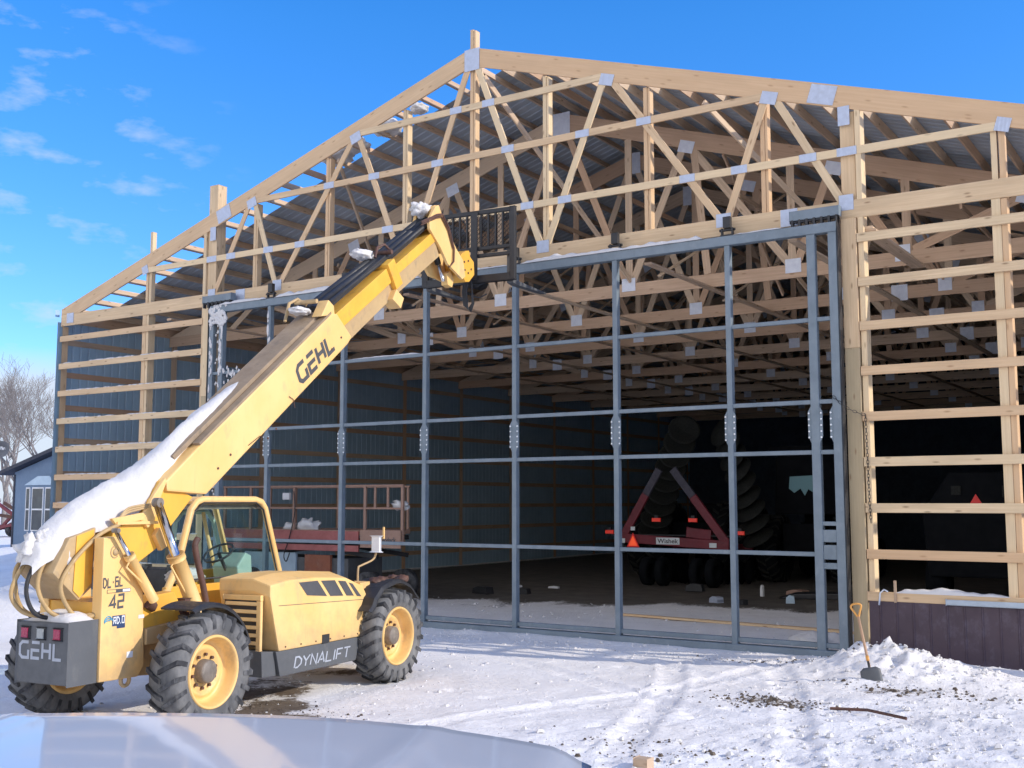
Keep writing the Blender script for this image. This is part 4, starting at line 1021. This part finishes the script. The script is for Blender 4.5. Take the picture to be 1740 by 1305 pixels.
# snow on the boom
def world_T(p): return TO+Matrix.Rotation(TR,3,'Z')@V3(p)
keys=[(-1.20,1.62,1.66,.10),(-1.14,1.70,1.86,.16),(-1.0,1.78,2.0,.22),(-.80,1.90,2.15,.26),(-.60,2.0,2.29,.27),(-.35,2.06,2.41,.27),(-.08,2.14,2.50,.27),(.2,2.38,2.65,.26),(.41,2.56,2.80,.23),(.75,2.82,3.06,.19),(1.03,3.03,3.27,.18),(1.4,3.32,3.49,.17),(1.8,3.63,3.74,.15),(2.15,3.90,3.95,.11),(2.36,4.05,4.06,.05)]
P=[]
for i in range(len(keys)-1):
    for k in range(9):
        t=k/9; a_,b_=keys[i],keys[i+1]; q=[a_[j]*(1-t)+b_[j]*t for j in range(4)]; row=[]
        for j in range(13):
            an=math.pi*j/12; vv=.035-q[3]*.82*math.cos(an)*(1+.16*NZ.noise(V3((q[0]*5,1 if j>6 else 9,0)))+.10*NZ.noise(V3((q[0]*15,2 if j>6 else 8,0)))); nzv=1+.13*NZ.noise(V3((q[0]*2.2,j*.35,0)))+.07*NZ.noise(V3((q[0]*7,j*.8,0)))+.06*NZ.noise(V3((q[0]*19,j*1.7,3)))
            hh=(q[2]-q[1])*abs(math.sin(an))**.75*nzv
            row.append(world_T((vv,q[0],q[1]-.06*(j in (0,12))+hh)))
        P.append(row)
mb=MB(); mb.grid(P,flip=True); tag(mb.build('snow_drift',M['snow']),'long smooth snow drift covering the lower boom of the yellow telehandler','snow')
mb=MB(); lumps(mb,world_T((-.02,-1.10,1.80)),(.13,.12,.11),seed=9,amp=.9,freq=1.8,n=12); lumps(mb,world_T((.04,-1.02,1.90)),(.09,.10,.07),seed=4,amp=.9,n=9); tag(mb.build('snow_lump',M['snow']),'round snow clod at the rear tip of the telehandler boom','snow')
mb=MB(); lumps(mb,world_T((.16,-.90,1.66)),(.13,.05,.20),seed=19,amp=.3); lumps(mb,world_T((.0,-.98,1.68)),(.10,.05,.17),seed=29,amp=.3); tag(mb.build('snow_lump',M['snow']),'snow plastered on the sloping tail face of the boom behind the hoses','snow')
mb=MB(); lumps(mb,world_T((-.0,5.92,6.76)),(.15,.20,.11),seed=13,amp=.5); tag(mb.build('snow_lump',M['snow']),'small snow heap on top of the boom head','snow')
mb=MB(); lumps(mb,world_T((-.06,4.42,5.76)),(.12,.20,.08),seed=15,amp=.4); tag(mb.build('snow_lump',M['snow']),'snow heap on the boom hose carrier at its middle joint','snow')
mb=MB(); lumps(mb,world_T((.05,2.85,4.70)),(.13,.16,.05),seed=16,amp=.4); tag(mb.build('snow_lump',M['snow']),'snow patch at the upper end of the outer boom','snow')
mb=MB(); 
for k in range(9): lumps(mb,world_T((.75+.3*random.random(),3.30+.75*random.random(),1.21+.04*random.random())),(.07,.09,.05),seed=k+50,amp=.5,n=8)
tag(mb.build('debris_clod',M['rust']),'dirty frozen clods lying on the front right fender','clod')
# ------------------------------------------------------------------ shovel, rod, block, boards, scraps
sh=thing('shovel','snow shovel with orange D grip standing upright in the snow heap','shovel',(7.79,-2.50,.03))
def L(x,y,z): return V3((x-7.79,y+2.42,z))
g0=L(7.60,-2.32,.80); b0=L(7.74,-2.38,.18); dd=(g0-b0).normalized(); e1=V3((1,.1,0)); e1=(e1-dd*e1.dot(dd)).normalized()
MB().cyl(b0,g0,.017,10).build('shaft',M['wood_grey'],sh)
MB().tube(smooth([g0-dd*.02,g0+dd*.05+e1*.03,g0+dd*.12+e1*.062,g0+dd*.15+e1*.035,g0+dd*.155-e1*.035,g0+dd*.12-e1*.062,g0+dd*.05-e1*.03,g0-dd*.02]),.013,8).build('grip',M['handle_yellow'],sh)
MB().cyl(b0+dd*.10,b0+dd*.16,.021,10).build('ferrule',M['handle_yellow'],sh)
mb=MB(); rows=[]
for i in range(7):
    t=i/6; row=[]
    for j in range(9):
        s_=j/8*2-1; row.append(b0+dd*(.02-.22*t)+e1*(s_*.125*(1 if t>.15 else .6+2.6*t))+V3((0,-1,0))*(.035*(1-s_*s_)))
    rows.append(row)
mb.grid(rows); o=mb.build('blade',M['grey'],sh); md=o.modifiers.new('s','SOLIDIFY'); md.thickness=.004
MB().tube([(b0+dd*.10),(b0-dd*.06+V3((0,-.02,0)))],[.017,.012],8).build('socket',M['black'],sh)
def gzp(x,y,dz=0): return (x,y,gz(x,y)+dz)
tag(MB().tube([gzp(7.88,-4.48,.05),gzp(8.3,-4.58,.06),gzp(8.72,-4.68,.05)],.016,8).build('rod',M['rust']),'thin dark rod lying on trampled snow in front of the shovel','rod')
tag(MB().box((7.30,-7.96,.0),(7.43,-7.84,.11)).build('wood_block',M['wood_grey'],bevel=.005),'short brown wood block on the snow near the truck hood','wood block')
for i,(a_,b_,lb) in enumerate((((1.25,3.50,.03),(5.9,2.98,.03),'longer pale board lying on the snowy floor just inside the door'),((2.2,3.30,.035),(6.3,2.80,.03),'thin strip of lumber beside the longer board inside the door'))):
    tag(MB().beam(a_,b_,.10 if i==0 else .05,.04).build('board',M['wood']),lb,'board')
random.seed(3)
deb=[(-4.2,6.5,.55,.25,.18,'black','black bundle lying on the gravel inside the left part of the door'),(-3.3,6.9,.4,.2,.15,'black','second black bundle right of the first one'),
(-4.6,8.7,.25,.12,.06,'white','pale wrapping scrap left of the third mullion on the gravel'),(-3.6,8.9,.3,.12,.06,'white','pale wrapping scrap right of the third mullion on the gravel'),
(-.1,10.0,.45,.22,.2,'black','dark box on the gravel in front of the tractor'),(1.7,7.1,.28,.2,.16,'plate','crumpled silvery can on the floor left of the fifth mullion'),(2.4,6.9,.18,.16,.14,'black','small black cube on the floor right of the fifth mullion'),
(3.15,7.8,.2,.2,.2,'sheet_light','grey block standing on the floor near the lock plates'),(1.9,9.4,.08,.08,.28,'white','small white upright scrap on the floor'),(2.5,10.2,.5,.3,.14,'orange_tan','flattened brown carton on the floor')]
for x,y,a_,b_,c_,m,lb in deb:
    mb=MB(); mb.prism([(-a_/2,0),(a_/2,0),(a_*.42,c_*.9),(-a_*.1,c_),(-a_*.46,c_*.7)],1,-b_/2,b_/2); o=mb.build('floor_scrap',M[m],bevel=.01); o.location=(x,y,.0); o.rotation_euler=(0,0,random.uniform(-.5,.5)); tag(o,lb,'scrap')
mb=MB(); mb.prism([(-.9,0),(.9,.0),(.7,.16),(-.5,.12)],1,-.35,.35); o=mb.build('tarp',M['black'],bevel=.03); o.location=(3.2,9.6,0); o.rotation_euler=(0,0,.25); tag(o,'dark folded tarp on the floor behind the grey block','tarp')
mb=MB(); lumps(mb,(6.0,1.0,.0),(.5,.35,.22),seed=77); tag(mb.build('snow_lump',M['snow']),'snow mound just inside the door by the right stiles','snow')
# ------------------------------------------------------------------ scissor lift
lf=thing('scissor_lift','faded orange scissor lift platform with railings parked inside left of the door','scissor lift',(-6.6,3.2,0))
def lb(name,lo,hi,mat,bev=.006,par=lf): 
    f=lambda p:(p[0]+6.6,p[1]-3.2,p[2]); return MB().box(f(lo),f(hi)).build(name,M[mat],par,bevel=bev,seg=1)
lb('platform_deck',(-9.6,3.0,1.50),(-5.0,4.6,1.60),'orange_tan')
lb('toe_board',(-9.6,2.97,1.36),(-5.20,2.998,1.58),'plum_red'); lb('toe_board',(-9.6,2.97,1.12),(-5.2,2.998,1.26),'plum_red')
ext=lb('extension_panel',(-5.12,2.94,1.22),(-3.95,2.965,1.62),'orange_tan')
font_mesh('panel_lettering','Skyjack',.16,M['letter_dark'],lf,(-4.3+6.6,2.937-3.2,1.40),(R(90),0,0),.004,.9)
for x in (-9.6,-8.7,-7.25,-5.05,-3.97):
    lb('rail_post',(x-.035,2.99,1.3),(x+.035,3.05,2.62),'orange_tan'); (lb('rail_post',(x-.03,4.55,1.6),(x+.03,4.6,2.6),'orange_tan') if x<-4.9 else None)
for x in (-4.75,-4.38): lb('rail_post',(x-.03,2.99,2.12),(x+.03,3.03,2.58),'orange_tan')
for y in (2.98,4.56):
    xe=-3.93 if y<4 else -5.0
    lb('guard_rail',(-9.63,y,2.59),(xe,y+.045,2.635),'orange_tan'); lb('guard_rail',(-9.6,y,2.08),(xe,y+.04,2.12),'orange_tan')
for x in (-9.6,): lb('guard_rail',(x-.02,3.0,2.59),(x+.02,4.6,2.63),'orange_tan')
lb('base',(-9.3,3.1,.35),(-5.6,4.3,.95),'grey'); lb('base_panel',(-8.9,3.05,.45),(-7.2,3.1,1.05),'sheet_light'); lb('battery_box',(-6.9,3.04,.45),(-6.1,3.10,1.02),'orange')
for k in range(2):
    for a_,b_ in (((-8.9,1.0),(-4.9,1.42)),((-8.9,1.42),(-4.9,1.0))):
        MB().beam((a_[0]+6.6,.1+k*1.1,a_[1]),(b_[0]+6.6,.1+k*1.1,b_[1]),.05,.10).build('scissor_arm',M['black'],lf)
for x in (-8.6,-5.0):
    for y in (3.05,4.3): MB().lathe([(-.12,.15),(-.12,.34),(.12,.34),(.12,.15),(-.12,.15)],(x+6.6,y-3.2+.1,.34),1,24).build('wheel',M['rubber_dark'],lf)
lb('control_box',(-7.55,2.93,2.30),(-7.33,2.985,2.46),'white')
MB().tube(smooth([(-.62,-.24,2.5),(-.56,-.26,2.0),(-.72,-.26,1.4),(-.88,-.26,1.0),(-.80,-.26,.85),(-.7,-.26,1.05)]),.013,6).build('cable',M['black'],lf)
for i,(x,z,r,lb_) in enumerate(((-6.9,1.68,.24,'white plastic sheeting heaped on the scissor lift deck'),(-7.5,1.65,.16,'small white bundle on the scissor lift deck beside its control post'),(-4.15,2.17,.16,'white cloth lying on the mid rail at the lift right end'))):
    mb=MB(); lumps(mb,(x,3.15,z),(r*1.3,r*.6,r*.6),seed=i+30,amp=.9,n=8,freq=3); tag(mb.build('plastic_sheeting',M['white']),lb_,'sheeting')
# snow topped crate left of the cab
cr=thing('pallet_crate','plum coloured crate capped with snow standing inside the left bay','crate',(-9.6,1.2,0)); MB().box((-.8,-.4,0),(.8,.4,.55)).build('crate_body',M['wainscot'],cr,bevel=.01); MB().box((-.85,-.45,.55),(.85,.45,.70)).build('crate_lid',M['wood_grey'],cr,bevel=.01)
mb=MB(); lumps(mb,(-9.6,1.2,.72),(.85,.42,.09),seed=44,amp=.3,n=12); tag(mb.build('snow_lump',M['snow']),'snow cap on the plum crate inside the left bay','snow')
# ------------------------------------------------------------------ red implement, tractor
im=thing('disc_ripper','dark red tillage implement with raised arms and red marker lamps deep in the barn','farm implement',(-1.1,11,0))
def ib(name,p0,p1,w_,h_,mat,par=im,up=(0,0,1),bev=.01): return MB().beam(V3(p0),V3(p1),w_,h_,up).build(name,M[mat],par,bevel=bev,seg=1)
ib('cross_beam',(-1.55,0,1.27),(1.55,0,1.12),.16,.24,'red')
for a_,b_ in (((-1.5,-.02,1.35),(-.42,-.02,3.12)),((1.48,-.02,1.18),(-.02,-.02,3.12))):
    c=V3(a_).lerp(V3(b_),.62); ib('lift_arm',a_,c,.09,.22,'red'); ib('arm_tip',c,b_,.08,.21,'worn_tip')
ib('frame_box',(.35,.02,1.45),(1.05,.02,1.38),.12,.26,'red')
ib('main_frame',(-.9,.1,1.2),(-.9,2.6,1.0),.14,.16,'red'); ib('main_frame',(.9,.1,1.1),(.9,2.6,1.0),.14,.16,'red'); ib('main_frame',(-1.2,2.5,1.0),(1.2,2.5,1.0),.14,.16,'red')
mb=MB(); 
for s in (-1,1):
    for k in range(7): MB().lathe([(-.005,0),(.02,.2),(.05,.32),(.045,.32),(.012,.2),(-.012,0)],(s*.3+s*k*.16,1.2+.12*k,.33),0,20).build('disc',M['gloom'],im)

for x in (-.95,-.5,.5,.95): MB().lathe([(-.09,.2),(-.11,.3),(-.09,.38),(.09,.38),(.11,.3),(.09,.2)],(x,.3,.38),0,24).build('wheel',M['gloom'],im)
for x,z in ((-1.92,1.43),(-.50,1.77),(.56,1.77),(1.86,1.45)):
    l=MB().box((x-.12,-.10,z-.05),(x+.12,-.06,z+.045)).build('marker_lamp',M['lamp_red'],im,bevel=.006); MB().box((x-.05,-.09,z+.046),(x+.05,-.05,z+.12)).build('lamp_bracket',M['black'],l)
ib('lamp_bar',(-1.92,-.02,1.36),(1.86,-.02,1.36),.03,.04,'black')
mb=MB(); mb.prism([(-1.36,1.03),(-.98,1.03),(-1.17,1.42)],1,-.15,-.14); sg=mb.build('warning_triangle',M['reflect_red'],im); MB().prism([(-1.30,1.07),(-1.04,1.07),(-1.17,1.34)],1,-.155,-.152).build('triangle_centre',M['reflect_orange'],sg)
MB().box((-1.24,-.14,1.48),(-1.12,-.12,1.58)).build('reflector',M['plate_white'],im); MB().box((-1.56,-.10,1.14),(-1.44,-.085,1.26)).build('reflector',M['plate_white'],im); MB().box((1.02,-.10,1.06),(1.22,-.085,1.18)).build('reflector',M['plate_white'],im)
np_=MB().box((-.50,-.11,1.12),(.18,-.095,1.30)).build('name_plate',M['plate_white'],im)
font_mesh('name_letters','Wishek',.165,M['letter_dark'],np_,(-.16,-.113,1.205),(R(90),0,0),.003,1.15)
for s in (-1,1):
    for k in range(9):
        a_=k/8; x=s*(1.55-.75*a_-.25*a_*a_); z=1.35+2.9*a_; 
        q=MB(); q.lathe([(-.02,0),(.03,.2),(.09,.38),(.10,.46),(.09,.46),(.02,.2),(-.03,0)],(0,0,0),0,24); o=q.build('wing_disc',M['gloom_disc'],im); o.location=(x,1.9,z); o.rotation_euler=(.25,s*(.95-.5*a_),R(62)*s)
    MB().beam((s*1.5,2.2,1.2),(s*.55,2.2,4.3),.1,.12,(0,1,0)).build('wing_frame',M['gloom'],im)
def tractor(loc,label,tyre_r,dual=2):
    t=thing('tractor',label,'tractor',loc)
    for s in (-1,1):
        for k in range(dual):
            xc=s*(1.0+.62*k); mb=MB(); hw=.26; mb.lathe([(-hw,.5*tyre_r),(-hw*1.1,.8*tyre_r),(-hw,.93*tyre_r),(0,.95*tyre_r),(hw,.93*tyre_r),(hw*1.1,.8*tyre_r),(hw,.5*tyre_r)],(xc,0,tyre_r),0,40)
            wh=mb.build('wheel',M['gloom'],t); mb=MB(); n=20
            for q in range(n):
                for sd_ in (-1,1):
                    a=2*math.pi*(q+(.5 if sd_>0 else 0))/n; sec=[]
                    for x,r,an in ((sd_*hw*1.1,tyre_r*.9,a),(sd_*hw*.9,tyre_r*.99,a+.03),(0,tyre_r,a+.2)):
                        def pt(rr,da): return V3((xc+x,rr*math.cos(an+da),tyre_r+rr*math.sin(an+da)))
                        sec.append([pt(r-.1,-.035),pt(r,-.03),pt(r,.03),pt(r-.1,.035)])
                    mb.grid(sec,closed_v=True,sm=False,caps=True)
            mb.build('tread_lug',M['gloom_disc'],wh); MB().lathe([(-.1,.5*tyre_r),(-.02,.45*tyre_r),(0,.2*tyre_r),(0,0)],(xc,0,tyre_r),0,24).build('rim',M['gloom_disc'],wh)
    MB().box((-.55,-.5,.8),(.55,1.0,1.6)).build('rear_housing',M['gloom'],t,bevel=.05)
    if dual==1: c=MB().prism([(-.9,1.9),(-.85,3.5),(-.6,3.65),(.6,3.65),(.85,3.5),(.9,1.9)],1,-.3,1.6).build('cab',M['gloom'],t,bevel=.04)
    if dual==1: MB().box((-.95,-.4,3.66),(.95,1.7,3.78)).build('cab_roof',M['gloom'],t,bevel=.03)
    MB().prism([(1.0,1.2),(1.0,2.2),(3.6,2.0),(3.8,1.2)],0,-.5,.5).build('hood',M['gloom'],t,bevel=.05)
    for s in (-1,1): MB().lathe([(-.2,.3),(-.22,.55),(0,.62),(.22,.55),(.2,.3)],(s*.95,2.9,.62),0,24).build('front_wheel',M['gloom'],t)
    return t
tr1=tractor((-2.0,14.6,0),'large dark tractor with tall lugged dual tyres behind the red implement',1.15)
tr2=tractor((1.45,14.4,0),'second dark tractor with a cab window given a pale daylight glow, right of the large tractor',.95,1)
MB().prism([(-.45,2.62),(-.42,2.95),(.28,2.98),(.33,2.45),(.1,2.6),(-.0,2.42),(-.12,2.62),(-.3,2.5)],1,-.37,-.36).build('rear_window',M['pane_cyan'],tr2)
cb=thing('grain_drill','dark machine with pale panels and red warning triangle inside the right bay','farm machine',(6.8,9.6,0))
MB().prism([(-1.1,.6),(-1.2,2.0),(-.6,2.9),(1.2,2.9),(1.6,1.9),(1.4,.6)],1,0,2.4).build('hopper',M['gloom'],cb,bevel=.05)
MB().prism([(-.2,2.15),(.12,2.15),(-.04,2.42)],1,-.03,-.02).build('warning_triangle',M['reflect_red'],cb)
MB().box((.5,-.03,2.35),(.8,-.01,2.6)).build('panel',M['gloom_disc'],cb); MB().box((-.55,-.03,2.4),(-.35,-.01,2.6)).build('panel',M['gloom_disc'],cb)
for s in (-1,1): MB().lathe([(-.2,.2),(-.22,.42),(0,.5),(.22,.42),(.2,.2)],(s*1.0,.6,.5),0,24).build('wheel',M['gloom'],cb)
# ------------------------------------------------------------------ house, dish, trees, far machinery
hs_=thing('house','blue sided house end with bay window, partly hidden behind the barn corner','house',(-36.1,14.5,0))
mb=MB(); mb.prism([(0,-.2),(12,-.2),(12,3.6),(6,5.15),(0,3.6)],1,0,9); mb.build('wall',M['house_blue'],hs_)
for s in (-1,1):
    a_=V3((6,-.45,5.25)); e_=V3((6+s*6.65,-.45,5.25-6.65*.255)); 
    mb=MB(); mb.beam((a_+e_)/2,(a_+e_)/2+V3((0,9.9,0)),6.86,.16,V3((s*.255,0,1)).normalized()); mb.build('roof',M['house_trim'],hs_)
MB().box((-.03,-.03,-.2),(.09,.0,3.5)).build('corner_trim',M['house_trim'],hs_)
bw=MB().prism([(1.45,.85),(1.45,3.0),(3.6,3.0),(3.6,.85)],1,-.35,-.0).build('bay_window',M['house_blue'],hs_)
MB().prism([(1.38,3.001),(3.7,3.001),(3.2,3.40),(2.35,3.40)],1,-.40,-.002).build('bay_roof',M['sheet_light'],bw)
for x0,x1 in ((1.52,1.84),(1.98,2.82),(2.95,3.5)):
    f_=MB().box((x0,-.40,.95),(x1,-.352,2.9)).build('window_frame',M['white'],bw)
    for z0,z1 in ((1.0,1.88),(1.95,2.84)): MB().box((x0+.05,-.405,z0),(x1-.05,-.401,z1)).build('pane',M['glass_dark'],bw)
ds=thing('satellite_dish','oval dark grey satellite dish with red and white lettering above the house eave','satellite dish',(-36.25,14.2,3.75))
mb=MB(); P=[]
for i in range(7):
    r=i/6; P.append([V3((math.cos(t)*.62*r,.0-.10*(r*r),math.sin(t)*.38*r)) for t in [k*math.pi/14 for k in range(28)]])
mb.grid(P,closed_v=True); o=mb.build('reflector_dish',M['dish'],ds); o.location=(-.05,-.2,.92)
MB().tube([(0,0,0),(.05,0,.45),(0,-.15,.85)],.03,6).build('mast',M['dish'],ds); MB().tube([(.25,-.1,.35),(.1,-.15,.75)],.02,6).build('feed_arm',M['white'],ds)
font_mesh('dish_lettering','Wild',.26,M['red'],ds,(-.28,-.42,1.0),(R(90),0,0),.012,1.0); font_mesh('dish_lettering','Blue',.22,M['white'],ds,(.24,-.42,.94),(R(90),0,0),.008,1.0)
def tree(loc,h,seed,label,spread=1.0):
    rnd=random.Random(seed); t=thing('bare_tree',label,'tree',loc,group='bare trees behind the house')
    tk_=MB(); cr_=MB()
    def br(p,d,L,r,dep):
        n=3; pts=[p]; q=p.copy(); dd=d.copy()
        for i in range(n):
            dd=(dd+V3((rnd.uniform(-.16,.16),rnd.uniform(-.16,.16),rnd.uniform(-.02,.14)))).normalized(); q=q+dd*L/n; pts.append(q.copy())
        (tk_ if dep<1 else cr_).tube(pts,[r*(1-.45*i/n) for i in range(n+1)],5 if dep<3 else 3)
        if dep>=7: return
        m=rnd.choice((2,3,3)) if dep<5 else 3
        for k in range(m):
            ax_=V3((rnd.uniform(-1,1),rnd.uniform(-1,1),rnd.uniform(-.1,.5))).normalized(); nd=(dd*(.95 if k else 1.2)+ax_*.72*spread).normalized()
            br(pts[-1] if k<2 else pts[2],nd,L*rnd.uniform(.66,.88),max(r*.58*rnd.uniform(.85,1.15),.014),dep+1)
    br(V3((0,0,-.3)),V3((0,0,1)),h*.26,h*.019,0)
    tk_.build('trunk',M['bark'],t); cr_.build('crown',M['bark'],t); return t
tree((-84.3,45,0),14.0,3,'tallest bare tree, directly behind the satellite dish',1.1); tree((-102.5,58,0),17,8,'bare tree between the dish and the barn corner',1.1); tree((-77.6,45,0),13.2,5,'bare tree rising just left of the barn corner',.9)
tree((-110,62,0),17,12,'bare tree at the far left edge of the picture',1.2); tree((-98.8,62,0),15,19,'farther bare tree seen low behind the house roof',1.2)
fm=thing('farm_machinery','dark red farm machinery with folded frames standing far off left of the house','farm machinery',(-53,27.5,0))
random.seed(8)
for k in range(16): MB().beam((random.uniform(-4,3),random.uniform(-1,1),random.uniform(.3,1)),(random.uniform(-4,3),random.uniform(-1,1),random.uniform(1.2,2.9)),.12,.2).build('frame_member',M['red' if k%3 else 'rust'],fm)
MB().box((-5,-.3,.45),(3.2,.3,.75)).build('tool_bar',M['red'],fm)
for x in (-3,0,2.5): MB().lathe([(-.15,.2),(-.2,.45),(0,.5),(.2,.45),(.15,.2)],(x,0,.45),0,16).build('wheel',M['rubber_dark'],fm)
# distant shelter belt
mb=MB(); rnd=random.Random(2)
for k in range(2600):
    a_=rnd.uniform(-.2,1.9); d_=rnd.uniform(330,390); x=-math.cos(a_)*d_; y=math.sin(a_)*d_; h=rnd.uniform(3,7)
    q=V3((x,y,-1)); p2=q+V3((rnd.uniform(-1,1),rnd.uniform(-1,1),h))
    mb.tube([q,p2],[.13,.05],3)
    for m in range(3): 
        b0=q.lerp(p2,rnd.uniform(.4,.9)); mb.tube([b0,b0+V3((rnd.uniform(-2,2),rnd.uniform(-1,1),rnd.uniform(.6,2)))],[.09,.04],3)
tag(mb.build('shelter_belt',M['bark']),'thin grey shelter belt of bare trees along the horizon','tree line',kind='stuff')
# ------------------------------------------------------------------ truck hood in the foreground
fwd=V3((-math.sin(yaw),math.cos(yaw),0))
base=CP+rt*(-1.40); base.z=0
tk=thing('parked_truck','silver grey truck front whose glossy hood fills the lower left foreground','truck',base,yaw-R(6))
# local: x right, y forward
HW=1.27; ZT=1.53
def edge(dx): return 4.00-.30*(abs(dx)/1.2)**(2.2 if dx>0 else 6)
rows=[]; N1=60
hood_rows=[]
for i in range(N1+1):
    dx=-HW+2*HW*i/N1; e=edge(dx); row=[]
    for j in range(26):
        t=j/25; y=1.9+(e-1.9)*t
        z=ZT+.035*(1-(dx/HW)**2)-.045*max(0,(t-.0))**2*.6
        m_=1-abs(dx)/HW; 
        z-=.035*(1-sm(0,.10,m_)); 
        z+=.006*math.exp(-((abs(dx)-.62-.12*t)/.05)**2)
        row.append(V3((dx,y,z-.02)))
    # rolled lip
    for k,(oy,oz) in enumerate(((.025,-.012),(.045,-.04),(.05,-.09))): 
        l=row[25]; row.append(l+V3((0,oy,oz)))
    hood_rows.append(row)
mb=MB(); mb.grid(hood_rows,flip=True); hd_=mb.build('hood',M['truck'],tk)
mb=MB()
for s in (-1,1):
    r_=[]
    for j in range(20):
        y=1.9+(edge(HW*.985)-1.9)*j/19; x=s*HW
        r_.append([V3((x*1.0,y,ZT-.055)),V3((x*1.02,y,ZT-.12)),V3((x*1.03,y,ZT-.4)),V3((x*1.02,y,ZT-.62))])
    mb.grid(r_,flip=s<0)
mb.build('fender',M['truck'],tk)
mb=MB(); fr_=[]
for i in range(N1+1):
    dx=-HW+2*HW*i/N1; e=edge(dx)+.05; fr_.append([V3((dx,e,ZT-.13)),V3((dx,e+.02,ZT-.5)),V3((dx,e-.01,ZT-.95))])
mb.grid(fr_,flip=True); mb.build('front_panel',M['truck'],tk)
mb=MB()
for k in range(6): mb.box((-.6,edge(.6)+.05,.72+.09*k),(.6,edge(0)+.09,.75+.09*k))
mb.build('grille',M['black'],tk)
mb=MB(); mb.tube([V3((dx,edge(dx)+.14,.55)) for dx in [-1.1+.11*k for k in range(21)]],.10,10); mb.build('bumper',M['chrome'],tk)
for s in (-1,1):
    MB().box((s*.68,edge(.9)+.02,1.05),(s*.98,edge(.68)+.08,1.28)).build('headlight',M['clear_lens'],tk,bevel=.02)
    MB().lathe([(-.13,.2),(-.14,.36),(0,.4),(.14,.36),(.13,.2)],(s*.93,2.65,.4),0,28).build('wheel',M['rubber'],tk)
MB().box((-1.0,1.86,.5),(1.0,1.9,1.44)).build('firewall',M['black'],tk)
print('script ok', len(bpy.data.objects))
